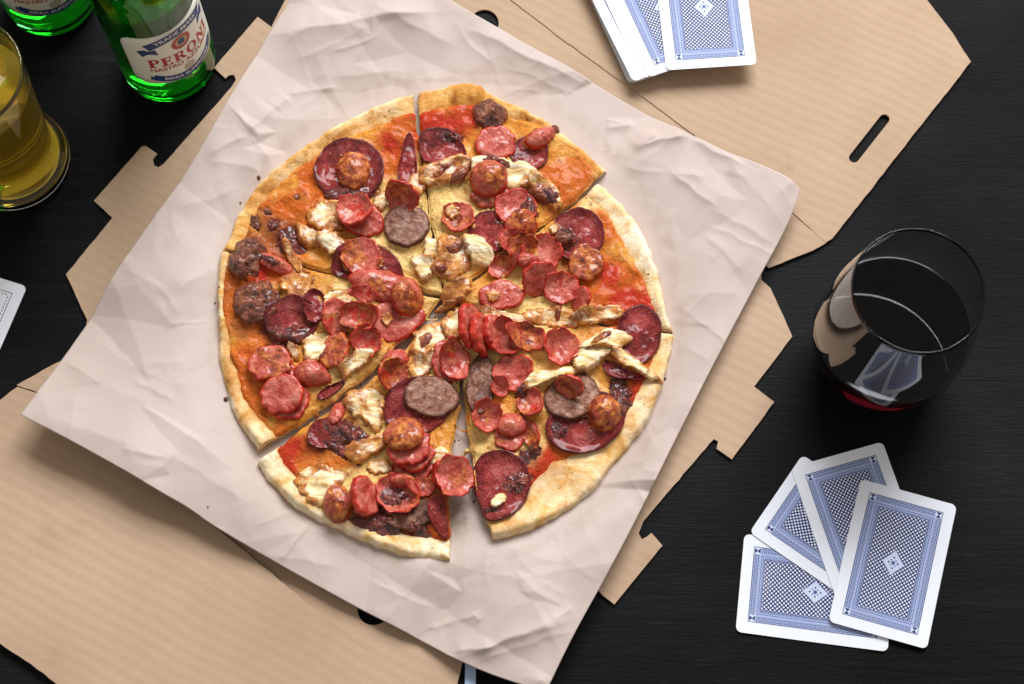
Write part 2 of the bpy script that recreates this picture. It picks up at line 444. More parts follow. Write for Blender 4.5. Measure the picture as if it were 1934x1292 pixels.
# ------------------------------------------------------------------ pizza box, opened flat
def panel(name, outer, holes, z, parent, thick=.0016, tilt=None):
    """a board of corrugated card: outline and cut-outs in plan, real thickness, its cut edge in the core's colour"""
    cu = bpy.data.curves.new(name, 'CURVE'); cu.dimensions = '2D'; cu.fill_mode = 'BOTH'; cu.extrude = thick / 2
    for loop in [outer] + holes:
        sp = cu.splines.new('POLY'); sp.points.add(len(loop) - 1); sp.use_cyclic_u = True
        for i, p in enumerate(loop): sp.points[i].co = (p[0], p[1], 0, 1)
    tmp = bpy.data.objects.new(name, cu); COL.objects.link(tmp)
    dg = bpy.context.evaluated_depsgraph_get(); dg.update()
    me = bpy.data.meshes.new_from_object(tmp.evaluated_get(dg))
    bpy.data.objects.remove(tmp); bpy.data.curves.remove(cu)
    me.name = name
    me.materials.clear(); me.materials.append(MAT['card']); me.materials.append(MAT['core'])
    for p in me.polygons:
        p.use_smooth = False
        p.material_index = 0 if abs(p.normal.z) > .5 else 1
    for v in me.vertices:
        v.co.z += z + (tilt(v.co.x, v.co.y) if tilt else 0)
    o = bpy.data.objects.new(name, me); COL.objects.link(o); o.parent = parent
    return o
def rough_edge(pts, amp=.0005, step=.004, seed=0):
    p = np.vstack([pts, pts[:1]]); out = []
    for i in range(len(p) - 1):
        L = np.hypot(*(p[i + 1] - p[i])); n = max(1, int(L / step))
        for j in range(n):
            q = p[i] + (p[i + 1] - p[i]) * j / n
            if j: q = q + amp * np.array([fbm(q[0] * 300, q[1] * 300, seed, 2), fbm(q[0] * 300, q[1] * 300, seed + 5, 2)])
            out.append(q)
    return np.array(out)
def circ(px, py, rpx, n=24, z=.002):
    return UU([(px + rpx * math.cos(a), py + rpx * math.sin(a) * .96) for a in np.linspace(0, 2 * math.pi, n, endpoint=False)], z)

box = empty("pizza_box", (0, 0, 0))
tag(box, "brown corrugated cardboard pizza box opened flat under the paper", "pizza box")
ZB = .0012
base_px = [(487, 33), (513, 52), (560, -40), (640, -190), (885, -70), (958, -5), (1060, 68), (1200, 168), (1330, 262), (1440, 345),
           (1430, 420), (1438, 530), (1455, 545), (1496, 636), (1424, 731), (1462, 760), (1382, 868), (1353, 848), (1356, 834), (1348, 830), (1340, 838), (1215, 985), (1206, 1008), (1212, 1019),
           (1222, 1014), (1230, 1007), (1251, 1031), (1160, 1142), (1137, 1124), (1040, 1000), (905, 1150), (872, 1256), (855, 1330), (800, 1330), (700, 1240),
           (600, 1160), (470, 1050), (385, 985), (200, 800), (150, 690), (165, 605), (125, 519), (213, 412), (178, 380), (268, 278), (276, 277), (297, 291), (289, 301), (291, 313), (300, 317), (310, 310),
           (437, 166), (446, 152), (442, 142), (433, 143), (426, 149), (405, 129)]
base = panel("base_panel", rough_edge(UU(base_px, ZB), .00035), [circ(915, 44, 27), circ(705, 1152, 30)], ZB, box)
# lid, hinged along the upper right fold
lid_px = [(962, -4), (1000, -300), (1560, -300), (1752, 0), (1800, 62), (1834, 116), (1572, 450), (1560, 457), (1510, 412), (1440, 352), (1330, 268), (1202, 173), (1062, 73)]
sa_, sb_ = U(1670, 226, ZB)[:2], U(1612, 300, ZB)[:2]; sd_ = math.atan2(sb_[1] - sa_[1], sb_[0] - sa_[0])
slot = np.array([c_ + .0032 * np.array([math.cos(sd_ + o_ + a_), math.sin(sd_ + o_ + a_)]) for c_, o_ in ((sb_, -math.pi / 2), (sa_, math.pi / 2)) for a_ in np.linspace(0, math.pi, 9)])
lid = panel("lid", rough_edge(UU(lid_px, ZB + .002), .0004, seed=3), [slot], ZB + .0006, box)
flap_px = [(1446, 358), (1508, 415), (1558, 460), (1566, 455), (1560, 464), (1452, 507), (1410, 470), (1400, 400)]
flap_px = [(1440, 352), (1508, 416), (1560, 460), (1535, 474), (1452, 507), (1405, 470), (1400, 400)]
panel("lid_flap", rough_edge(UU(flap_px, ZB), .0004, seed=4), [], ZB + .0004, box)
# front panel, folded outward along the lower left fold
front_px = [(388, 982), (470, 1047), (600, 1157), (700, 1237), (800, 1327), (700, 1420), (250, 1420), (130, 1310), (60, 1255), (-10, 1210), (-150, 1100), (-150, 900), (-60, 800), (-5, 762), (34, 732), (75, 745), (190, 830)]
panel("front_panel", rough_edge(UU(front_px, ZB + .002), .0006, seed=7), [], ZB + .0028, box)
side_px = [(34, 730), (105, 690), (170, 660), (240, 760), (190, 828), (75, 744)]
panel("front_flap", rough_edge(UU(side_px, ZB), .0004, seed=8), [], ZB + .0021, box)

# ------------------------------------------------------------------ sheet of paper
PZ = .0062
left = [(40, 785), (110, 690), (165, 605), (235, 500), (300, 400), (370, 290), (440, 172), (500, 72), (545, 0), (592, -75), (640, -150)]
top = [(640, -150), (740, -80), (850, -4), (930, 40), (1000, 80), (1100, 132), (1195, 190), (1300, 247), (1400, 294), (1460, 318), (1500, 338), (1513, 352)]
right = [(1032, 1304), (1065, 1235), (1100, 1168), (1140, 1098), (1200, 985), (1300, 780), (1400, 588), (1440, 512), (1480, 440), (1504, 385), (1513, 352)]
bott = [(40, 785), (100, 816), (200, 870), (300, 928), (360, 962), (400, 993), (500, 1051), (600, 1106), (700, 1160), (800, 1210), (870, 1250), (960, 1284), (1032, 1304)]
NU, NV = 480, 460
def lift_px(u, v):
    """how far the free paper stands off what lies below it"""
    return (.016 * np.exp(-(np.hypot(u - 60, v - 800) / 170) ** 1.5) + .010 * np.exp(-(np.hypot(u - 300, v - 930) / 150) ** 1.5) + .012 * np.exp(-np.hypot(u - 1020, v - 1290) / 120)
            + .007 * np.exp(-np.hypot(u - 1490, v - 360) / 120) + .003 * np.exp(-np.hypot(u - 900, v - 20) / 200) + .003 * np.exp(-np.hypot(u - 640, v - 1120) / 160))
def edge(p, n, ex0=.0, ex1=.0):
    q = smooth_poly(np.array(p, float), 2, False)
    return resample(np.array([U(a, b, PZ + .002 + ex0 + (ex1 - ex0) * i / (len(q) - 1) + lift_px(a, b))[:2] for i, (a, b) in enumerate(q)]), n)
eL, eT, eR, eB = edge(left, NV, 0, .005), edge(top, NU, .005, .005), edge(right, NV, 0, .005), edge(bott, NU)
uu = np.linspace(0, 1, NU)[None, :, None]; vv = np.linspace(0, 1, NV)[:, None, None]
P = ((1 - vv) * eB[None] + vv * eT[None] + (1 - uu) * eL[:, None] + uu * eR[:, None]
     - ((1 - uu) * (1 - vv) * eB[0] + uu * (1 - vv) * eB[-1] + (1 - uu) * vv * eT[0] + uu * vv * eT[-1]))
X, Y = P[..., 0], P[..., 1]
pc = U(842, 610, PZ)
rp = np.hypot(X - pc[0], (Y - pc[1]))
out = sst(.125, .165, rp)                                        # 0 under the pizza, 1 on the free paper
Z = np.full_like(X, 0.0)
rng = np.random.RandomState(5)
def ridge(Z, a, b, amp, wid, asym=1.0, curve=0.0):
    """a crease from a to b (plan metres): a soft-sided ridge, sharp on its crest, fading towards its ends"""
    d = b - a; L = np.hypot(*d); d = d / L; n = np.array([-d[1], d[0]])
    s = ((X - a[0]) * d[0] + (Y - a[1]) * d[1]) / L
    q = (X - a[0]) * n[0] + (Y - a[1]) * n[1] - curve * L * (4 * s * (1 - s)) + .0016 * fbm(X * 90, Y * 90, int(abs(a[0] * 9999)) % 97, 2)
    q = np.where(q > 0, q / wid, -q / (wid * asym))
    fade = np.exp(-np.maximum(0, np.abs(s - .5) * 2 - .55) ** 2 * 7)
    return Z + amp * fade * np.exp(-q * 1.4)
def rpx(Z, x0, y0, x1, y1, amp, wid, asym=1.0, curve=0.0):
    return ridge(Z, U(x0, y0, PZ)[:2], U(x1, y1, PZ)[:2], amp * .001, wid * .001, asym, curve)
for a in [(395, 300, 470, 262, 2.6, 9, .5), (470, 262, 520, 205, 3.0, 10, .6), (520, 210, 545, 185, 2.2, 8, .6), (540, 183, 640, 165, 2.2, 10, .5), (395, 305, 500, 330, 2.0, 14, .6), (480, 265, 510, 310, 1.6, 8, .7),
          (330, 400, 450, 360, 2.0, 16, .5), (320, 400, 345, 470, 1.4, 7, .8), (300, 545, 345, 600, 1.8, 9, .7), (240, 520, 330, 560, 2.0, 16, .6), (130, 690, 205, 740, 2.2, 9, .8), (255, 700, 360, 690, 1.3, 12, .7),
          (205, 735, 330, 800, 1.2, 14, .7), (240, 860, 330, 880, 1.8, 9, .5), (300, 850, 480, 960, 2.2, 22, .6), (430, 900, 480, 1010, 1.5, 18, .6), (500, 1050, 640, 1070, 2.0, 16, .5), (100, 800, 330, 880, 2.0, 20, 1.),
          (560, 120, 700, 60, 2.6, 22, .5), (620, 150, 760, 135, 2.0, 16, .5), (700, 20, 860, 90, 3.0, 20, .5), (880, 60, 1110, 165, 4.2, 17, .45), (960, 130, 1120, 190, 2.2, 12, .5), (1060, 190, 1190, 240, 2.0, 12, .6),
          (1140, 240, 1200, 235, 2.4, 9, .5), (1195, 285, 1240, 255, 3.4, 8, .5), (1200, 290, 1300, 265, 4.0, 11, .4, .06), (1300, 268, 1400, 320, 3.2, 11, .5), (1260, 330, 1350, 400, 2.6, 8, .6), (1270, 335, 1330, 345, 1.8, 7, .7),
          (1380, 320, 1480, 440, 2.2, 18, .7), (1340, 400, 1460, 470, 2.0, 14, .6), (1390, 310, 1375, 340, 1.6, 6, .6), (1330, 450, 1400, 520, 1.6, 10, .7), (1280, 560, 1400, 560, 1.4, 14, .7), (1290, 660, 1340, 690, 1.2, 8, .7),
          (1190, 900, 1215, 960, 1.8, 8, .7), (1210, 890, 1240, 900, 1.4, 6, .7), (1120, 1000, 1200, 960, 1.4, 14, .6), (1060, 1050, 1130, 1110, 1.4, 16, .6), (800, 1190, 900, 1165, 2.0, 8, .5), (893, 1160, 905, 1178, 1.6, 5, .8),
          (900, 1235, 1060, 1175, 3.4, 12, .5), (860, 1235, 930, 1225, 3.4, 8, .6), (900, 1250, 1080, 1195, 2.6, 14, .6), (1040, 1175, 1080, 1150, 1.8, 8, .7), (868, 900, 880, 1150, .8, 4, 1.), (925, 900, 920, 1130, .7, 4, 1.)]:
    Z = rpx(Z, *a)
for a in [(510, 75, 820, 30, 8.5, 24, 1.2), (1385, 302, 1505, 345, 5.0, 7, 3.2), (880, 1238, 1075, 1178, 3.0, 10, .6), (330, 560, 420, 500, 3.0, 20, .8), (160, 640, 330, 740, 2.5, 22, 1.1)]:
    Z = rpx(Z, *a)
for k in range(110):
    a = np.array([rng.uniform(X.min(), X.max()), rng.uniform(Y.min(), Y.max())]); th = rng.uniform(0, 6.28); L = rng.uniform(.012, .055)
    Z = ridge(Z, a, a + L * np.array([math.cos(th), math.sin(th)]), rng.uniform(.0003, .0013), rng.uniform(.0022, .009), rng.uniform(.3, 1.), rng.uniform(-.12, .12))
Z = Z * .62
from mathutils.geometry import delaunay_2d_cdt
def facets(n, amp, seed):
    """flat plates meeting in sharp straight creases, as in paper that was crumpled and smoothed out"""
    r = np.random.RandomState(seed); x0, x1, y0, y1 = X.min() - .03, X.max() + .03, Y.min() - .03, Y.max() + .03
    pts = np.c_[r.uniform(x0, x1, n), r.uniform(y0, y1, n)]; pts = np.vstack([pts, [(x0, y0), (x1, y0), (x1, y1), (x0, y1)]])
    hz = r.uniform(-1, 1, len(pts)) * amp * r.uniform(.3, 1, len(pts))
    vo, _, fo, ov, _, _ = delaunay_2d_cdt([Vector(p) for p in pts], [], [], 0, 1e-7)
    h2 = np.array([hz[o[0]] if o else 0. for o in ov]); vo = np.array([v[:] for v in vo]); out_ = np.zeros_like(X)
    wx = X + .0012 * fbm(X * 70, Y * 70, seed, 2); wy = Y + .0012 * fbm(X * 70, Y * 70, seed + 3, 2)
    for f in fo:
        a, b, c = vo[f[0]], vo[f[1]], vo[f[2]]
        m = (wx >= min(a[0], b[0], c[0])) & (wx <= max(a[0], b[0], c[0])) & (wy >= min(a[1], b[1], c[1])) & (wy <= max(a[1], b[1], c[1]))
        if not m.any(): continue
        den = (b[1] - c[1]) * (a[0] - c[0]) + (c[0] - b[0]) * (a[1] - c[1])
        if abs(den) < 1e-12: continue
        x_, y_ = wx[m], wy[m]
        l1 = ((b[1] - c[1]) * (x_ - c[0]) + (c[0] - b[0]) * (y_ - c[1])) / den; l2 = ((c[1] - a[1]) * (x_ - c[0]) + (a[0] - c[0]) * (y_ - c[1])) / den; l3 = 1 - l1 - l2
        ok = (l1 >= -1e-6) & (l2 >= -1e-6) & (l3 >= -1e-6)
        t_ = out_[m]; t_[ok] = (l1 * h2[f[0]] + l2 * h2[f[1]] + l3 * h2[f[2]])[ok]; out_[m] = t_
    return out_
Z = Z + facets(34, .0085, 22) + facets(110, .0056, 3) + facets(480, .0020, 8) + .0010 * fbm(X * 13, Y * 13, 3, 3) + .0002 * fbm(X * 60, Y * 60, 9, 3)
pu, pv = PIX(X, Y, np.full_like(X, PZ))
lift = lift_px(pu, pv)
Zp = PZ - .0004 + Z * (.06 + .94 * out) + lift * out + .0018 * out
Zp = np.maximum(Zp, .0053)
grease = np.exp(-(np.hypot(pu - 868, pv - 975) / 45) ** 2) + .8 * np.exp(-(np.hypot(pu - 872, pv - 850) / 60) ** 2) + .7 * np.exp(-(np.hypot(pu - 690, pv - 700) / 110) ** 2) + .35 * np.exp(-(np.hypot((pu - 842) / 430, (pv - 610) / 455) - 1.02) ** 2 / .0012)
verts = np.c_[X.ravel(), Y.ravel(), Zp.ravel()]
po = mesh_obj("paper_sheet", verts, grid_faces(NU, NV), MAT['paper'], attrs={"grease": np.clip(grease, 0, 1).ravel()})
md = po.modifiers.new("thickness", 'SOLIDIFY'); md.thickness = .00012; md.offset = -1
tag(po, "crumpled pinkish brown greaseproof paper sheet spread beneath the pizza", "paper")

# ------------------------------------------------------------------ pizza
# working height map over the pizza (1 mm cells): every topping is laid on what already lies below it
RES = .001
hx0, hy0 = pc[0] - .17, pc[1] - .18
HW, HH = 340, 370
HF = np.full((HH, HW), np.nan)
def hidx(x, y): return np.clip(((np.asarray(y) - hy0) / RES).astype(int), 0, HH - 1), np.clip(((np.asarray(x) - hx0) / RES).astype(int), 0, HW - 1)
def blur(A, r):
    k = 2 * r + 1
    B = np.pad(A, ((r, r), (r, r)), mode='edge'); c = np.cumsum(B, 0); c = np.vstack([c[k - 1:k], c[k:] - c[:-k]]) / k
    c = np.cumsum(c, 1); return np.hstack([c[:, k - 1:k], c[:, k:] - c[:, :-k]]) / k

TOPZ = .0135
slices = {
 'A': dict(tip=(837, 561), L=[(837, 561), (819, 470), (802, 350), (790, 262), (780, 179)], O=[(780, 179), (740, 192), (700, 207), (650, 232), (600, 262), (560, 290), (520, 322), (490, 350), (465, 382), (448, 410), (432, 450), (420, 475)],
           R=[(837, 561), (720, 537), (600, 512), (500, 491), (420, 475)], e=[15, 15, 12, 11, 11, 12, 12],
           label="upper left pizza slice with large salami disc and toasted shredded chicken"),
 'B': dict(tip=(842, 560), R=[(842, 560), (822, 470), (805, 350), (795, 262), (791, 175)], O=[(1145, 323), (1120, 300), (1090, 275), (1060, 250), (1030, 226), (990, 208), (945, 190), (915, 175), (905, 162), (862, 162), (830, 171), (791, 175)],
           L=[(842, 560), (884, 536), (962, 479), (1042, 416), (1085, 383), (1112, 356), (1145, 323)], e=[6, 6, 7, 10, 16, 18, 18],
           label="top pizza slice with long chicken strip, pink sausage rounds and bare golden crust corner"),
 'C': dict(tip=(852, 567), R=[(852, 567), (888, 540), (965, 483), (1045, 420), (1082, 392), (1105, 372), (1131, 347)], O=[(1271, 626), (1259, 590), (1251, 550), (1241, 505), (1223, 460), (1201, 420), (1176, 390), (1152, 363), (1131, 347)],
           L=[(852, 567), (900, 586), (1010, 605), (1170, 617), (1271, 627)], e=[8, 9, 12, 15, 17, 13, 12],
           label="right hand pizza slice with crowded sausage cups and wide orange cheesy edge"),
 'D': dict(tip=(858, 583), R=[(858, 583), (900, 590), (1010, 608), (1170, 620), (1273, 634)], O=[(931, 1020), (965, 1013), (1000, 1001), (1040, 983), (1070, 966), (1100, 943), (1130, 916), (1145, 891), (1165, 866), (1190, 841), (1215, 811), (1235, 776), (1248, 741), (1258, 701), (1269, 665), (1273, 634)],
           L=[(858, 583), (864, 630), (874, 690), (877, 740), (880, 800), (890, 870), (901, 930), (918, 980), (931, 1020)], e=[13, 24, 28, 18, 14, 12, 9],
           label="lower right pizza slice with broad pale crust and long white chicken strip"),
 'E': dict(tip=(842, 604), R=[(842, 604), (856, 640), (869, 690), (870, 760), (856, 830), (847, 900), (849, 1000), (850, 1062)], O=[(486, 877), (500, 900), (520, 925), (545, 950), (575, 970), (610, 988), (660, 1010), (700, 1030), (750, 1048), (800, 1058), (850, 1062)],
           L=[(842, 604), (800, 622), (780, 645), (740, 692), (680, 740), (620, 782), (560, 822), (530, 848), (486, 877)], e=[16, 14, 9, 7, 10, 14, 13],
           label="bottom pizza slice pulled apart, with bright red sauce and stacked sausage rounds"),
 'F': dict(tip=(832, 568), R=[(832, 568), (815, 590), (770, 632), (722, 690), (662, 738), (602, 780), (530, 828), (488, 851)], O=[(416, 479), (410, 520), (410, 570), (412, 620), (413, 660), (417, 700), (430, 745), (440, 780), (458, 810), (475, 835), (488, 851)],
           L=[(832, 568), (720, 541), (600, 516), (500, 495), (416, 479)], e=[7, 4, 5, 8, 9, 11, 13],
           label="left pizza slice with charred meatballs near the rim and cupped sausage rounds"),
}
# make all outlines run the same way: L is the boundary at the start of O
for k, s in slices.items():
    if np.hypot(*(np.array(s['L'][-1]) - np.array(s['O'][0]))) > 3: s['L'], s['R'] = s['R'], s['L']

CC = {'r': (.48, .020, .006), 'o': (.58, .115, .007), 'y': (.68, .27, .030), 'p': (.80, .55, .19), 'b': (.26, .060, .010), 'd': (.10, .012, .006)}
blobs = """765 240 o;740 275 r;800 440 p;830 520 p;760 500 p;880 500 p;900 420 p;1000 440 p;960 540 p;900 640 p;960 690 p;1010 770 p;930 860 p;700 640 p;650 560 p;620 690 p;720 860 p;660 900 p;1050 600 p;870 700 p;740 740 y;712 372 p;590 492 y;600 375 o;800 500 y;480 400 b;470 450 b;500 380 o;540 350 y;620 270 y;660 250 y;600 330 o;580 345 o;560 370 o;540 390 o;520 420 b;540 450 d;545 480 b;570 470 o;590 500 y;700 370 y;720 385 p;740 470 p;760 485 p;640 480 y;510 350 y;470 420 y;690 240 y;730 300 o;640 400 b;
830 215 r;860 235 r;900 235 r;800 225 r;820 190 y;900 270 y;880 250 o;960 230 y;1000 230 y;1060 280 y;1080 310 o;1100 330 o;1070 370 o;1050 340 o;830 380 p;850 370 p;890 390 p;810 400 p;1000 410 y;1010 425 y;820 430 p;780 450 p;900 520 y;
1150 420 o;1140 460 o;1170 480 y;1180 510 o;1190 530 o;1180 555 r;1200 560 r;1150 560 o;1220 590 r;1120 530 o;1110 380 p;1140 380 p;1165 400 p;960 590 p;1000 590 p;1060 570 p;1080 595 y;930 540 y;1240 600 r;1165 560 r;1130 420 o;1150 520 r;1210 540 o;1160 450 o;1195 470 y;1225 530 o;1020 600 p;
1235 660 o;1190 760 b;1160 830 o;1120 860 o;1060 860 o;980 950 o;1000 970 o;950 800 y;1245 690 o;1230 740 o;1220 720 r;1200 735 r;1150 720 y;1040 870 r;1060 885 o;1020 920 r;1010 900 r;960 830 p;900 830 p;890 800 y;1000 790 y;1010 845 p;1110 735 p;960 760 y;945 1000 o;1030 760 y;870 610 y;1200 600 r;
555 845 r;520 885 y;580 870 o;620 920 y;640 880 o;740 960 d;800 1020 r;540 865 r;550 880 r;575 890 y;650 880 y;720 890 p;680 920 p;830 1010 o;842 1030 r;790 1000 d;830 830 y;700 960 d;600 840 d;760 890 r;690 880 p;730 920 y;
450 590 o;430 620 o;425 560 b;440 530 o;460 620 b;480 620 o;510 620 d;490 700 o;500 740 o;520 780 o;540 800 o;580 690 y;470 560 b;440 640 y;460 660 o;470 700 o;480 730 o;500 790 o;520 800 y;490 650 o;550 700 y;620 570 y;640 570 p;600 700 p;540 680 y;560 800 y;590 780 y;700 620 y;500 520 r;530 500 o;560 520 b;540 560 y;430 560 o;640 620 y;720 640 y"""
BL = [(float(a), float(b), CC[c]) for a, b, c in (q.split() for q in blobs.replace("\n", "").split(";") if q.strip())]
def tint_at(X, Y, Z):
    px, py = PIX(X, Y, Z)
    px = px + 24 * fbm(X * 95, Y * 95, 41, 4); py = py + 24 * fbm(X * 95, Y * 95, 57, 4)
    acc = np.zeros(px.shape + (3,)); ws = np.zeros(px.shape)
    for x, y, c in BL:
        w = 1.0 / (((px - x) ** 2 + (py - y) ** 2) / 100 + 1.5) ** 2.2
        acc += w[..., None] * np.array(c); ws += w
    return acc / ws[..., None]

NS, NT = 150, 136
cheese_obs = {}
roots = {}
for key, s in slices.items():
    z = .009
    L = resample(smooth_poly(UU(s['L'], z), 1, False), NT); R = resample(smooth_poly(UU(s['R'], z), 1, False), NT); O = resample(smooth_poly(UU(s['O'], z), 1, False), NS)
    jag = lambda p, sd, a: p + a * np.c_[fbm(p[:, 0] * 160, p[:, 1] * 160, sd, 3), fbm(p[:, 0] * 160, p[:, 1] * 160, sd + 3, 3)] * np.minimum(1, np.minimum(np.arange(len(p)), np.arange(len(p))[::-1]) / 6.0)[:, None]
    L, R, O = jag(L, 1, .0016), jag(R, 2, .0016), jag(O, 4, .0013)
    T = (L[0] + R[0]) / 2; L[0] = T; R[0] = T; O[0] = L[-1]; O[-1] = R[-1]
    # denser rows near the rim
    tt = np.linspace(0, 1, NT) ** .8
    L = resample(L, NT); R = resample(R, NT)
    Lt = np.c_[np.interp(tt, np.linspace(0, 1, NT), L[:, 0]), np.interp(tt, np.linspace(0, 1, NT), L[:, 1])]
    Rt = np.c_[np.interp(tt, np.linspace(0, 1, NT), R[:, 0]), np.interp(tt, np.linspace(0, 1, NT), R[:, 1])]
    S = np.linspace(0, 1, NS)[None, :, None]; TT = tt[:, None, None]
    P = (1 - S) * Lt[:, None] + S * Rt[:, None] + TT * O[None] + (1 - TT) * T - ((1 - TT) * T + TT * ((1 - S) * O[0] + S * O[-1]))
    X, Y = P[..., 0], P[..., 1]
    Om = np.hypot(O[:, 0] - T[0], O[:, 1] - T[1])[None, :]
    D = (1 - tt[:, None]) * Om                                   # distance from the outer edge
    e = np.interp(np.linspace(0, 1, NS), np.linspace(0, 1, len(s['e'])), s['e'])[None, :] * .001
    e = e + .0022 * fbm(X * 120, Y * 120, 77, 3)
    sd = np.minimum(S[..., 0], 1 - S[..., 0]) * np.maximum(.002, Om * tt[:, None])   # distance from a cut side
    rimh = (.0078 + .0048 * fbm(X * 34, Y * 34, 12, 3))
    inner = .0054 + .0008 * fbm(X * 60, Y * 60, 15, 3)
    prof = inner + (rimh - inner) * (1 - sst(.3 * e, 1.15 * e + .002, D))
    rnd = np.sqrt(np.clip(1 - (1 - np.clip(D / .0042, 0, 1)) ** 2, 0, 1))
    Zt = PZ + .0014 + (prof - .0014) * rnd + .0006 * fbm(X * 120, Y * 120, 19, 3) * rnd
    Zt = Zt - .0008 * (1 - sst(0, .0022, sd)) * rnd
    root = empty("pizza_slice", (float(T[0]), float(T[1]), PZ))
    roots[key] = root
    tag(root, s['label'], "pizza slice", "six slices of one pizza")
    org = np.array([T[0], T[1], PZ])
    top = np.c_[X.ravel(), Y.ravel(), Zt.ravel()]
    oil = (1 - sst(e * .75, e * 1.05, D)); oil = (1 - oil) * (1 - sst(e * 1.05, e * 1.3, D)) + sst(e * 1.0, e * 1.3, D)
    pale = {'A': .10, 'B': .0, 'C': .70, 'D': .75, 'E': .90, 'F': .40}[key] + .4 * fbm(X * 25, Y * 25, 23, 2) + .5 * (1 - sst(0, .004, D))
    # boundary loop: along L out, along O, back along R
    loop = [j * NS for j in range(NT)] + [(NT - 1) * NS + i for i in range(1, NS)] + [j * NS + NS - 1 for j in range(NT - 2, 0, -1)]
    nb = len(top); lo = top[loop].copy(); lo[:, 2] = PZ + .0001
    ctr = lo.mean(0); isout = np.array([1.0 if i >= (NT - 1) * NS else 0.0 for i in loop])
    lo[:, :2] += (ctr[:2] - lo[:, :2]) * .006
    mid = top[loop].copy(); mid[:, 2] = PZ + .55 * (mid[:, 2] - PZ); mid[:, :2] += (mid[:, :2] - ctr[:2]) * .004
    tdup = top[loop].copy(); tdup[:, 2] -= .0002
    V = np.vstack([top, tdup, mid, lo])
    F = grid_faces(NS, NT); nl = len(loop)
    flip = np.cross(top[loop[NT // 2]][:2] - ctr[:2], top[loop[NT // 2 + 4]][:2] - ctr[:2]) > 0
    for a in range(3):
        o1 = nb + (a - 1) * nl; o2 = nb + a * nl
        for i in range(nl):
            j = (i + 1) % nl
            p = (loop[i], loop[j], nb + j, nb + i) if a == 0 else (o1 + i, o1 + j, o2 + j, o2 + i)
            F.append(p)
    F.append(tuple(nb + 2 * nl + i for i in range(nl)))
    z0 = np.zeros(nl)
    ex = lambda A, v: np.r_[np.clip(A, 0, 1).ravel(), np.tile(v, 3)]
    crust = mesh_obj("crust", V - org, F, MAT['crust'], root, attrs={"oil": ex(oil * (D > e * .4), z0), "pale": ex(pale, z0 + .6), "side": np.r_[np.zeros(nb), np.tile(1 - isout * .85, 3)]})
    # fix face directions
    bmx = bmesh.new(); bmx.from_mesh(crust.data); bmesh.ops.remove_doubles(bmx, verts=bmx.verts, dist=1e-6); bmesh.ops.recalc_face_normals(bmx, faces=bmx.faces); bmx.to_mesh(crust.data); bmx.free()
    # cheese and sauce layer
    edge_in = sst(e * .80, e * 1.15, D)
    Zc = Zt - .0009 + .0020 * edge_in + (.0024 * fbm(X * 95, Y * 95, 31, 4) + .0007) * edge_in
    Zc = Zc - .0013 * (1 - sst(0, .0016, sd))
    keep = D > e * .74
    cf = [f for f in grid_faces(NS, NT) if all(keep.ravel()[i] for i in f)]
    used = sorted({i for f in cf for i in f}); rm = {o: n for n, o in enumerate(used)}
    CV = np.c_[X.ravel(), Y.ravel(), Zc.ravel()][used]
    tc = tint_at(CV[:, 0], CV[:, 1], CV[:, 2])
    ch = mesh_obj("cheese_layer", CV - org, [tuple(rm[i] for i in f) for f in cf], MAT['cheese'], root, attrs={"tint": tc, "pale": np.clip((tc[:, 1] - .05) / .30, 0, 1)})
    bmx = bmesh.new(); bmx.from_mesh(ch.data); bmesh.ops.recalc_face_normals(bmx, faces=bmx.faces)
    if sum(f.normal.z for f in bmx.faces) < 0: bmesh.ops.reverse_faces(bmx, faces=bmx.faces)
    bmx.to_mesh(ch.data); bmx.free()
    cheese_obs[key] = (ch, CV)
    ii, jj = hidx(X, Y); zz = np.maximum(Zt, np.where(keep, Zc, 0))
    HF[ii, jj] = np.fmax(np.where(np.isnan(HF[ii, jj]), 0, HF[ii, jj]), zz)
for _ in range(3):
    nanm = np.isnan(HF)
    A = np.where(nanm, 0, HF); Bm = (~nanm).astype(float)
    a2, b2 = blur(A, 1), blur(Bm, 1)
    HF = np.where(nanm & (b2 > .4), a2 / np.maximum(b2, 1e-6), HF)
HF = np.where(np.isnan(HF), PZ + .001, HF)

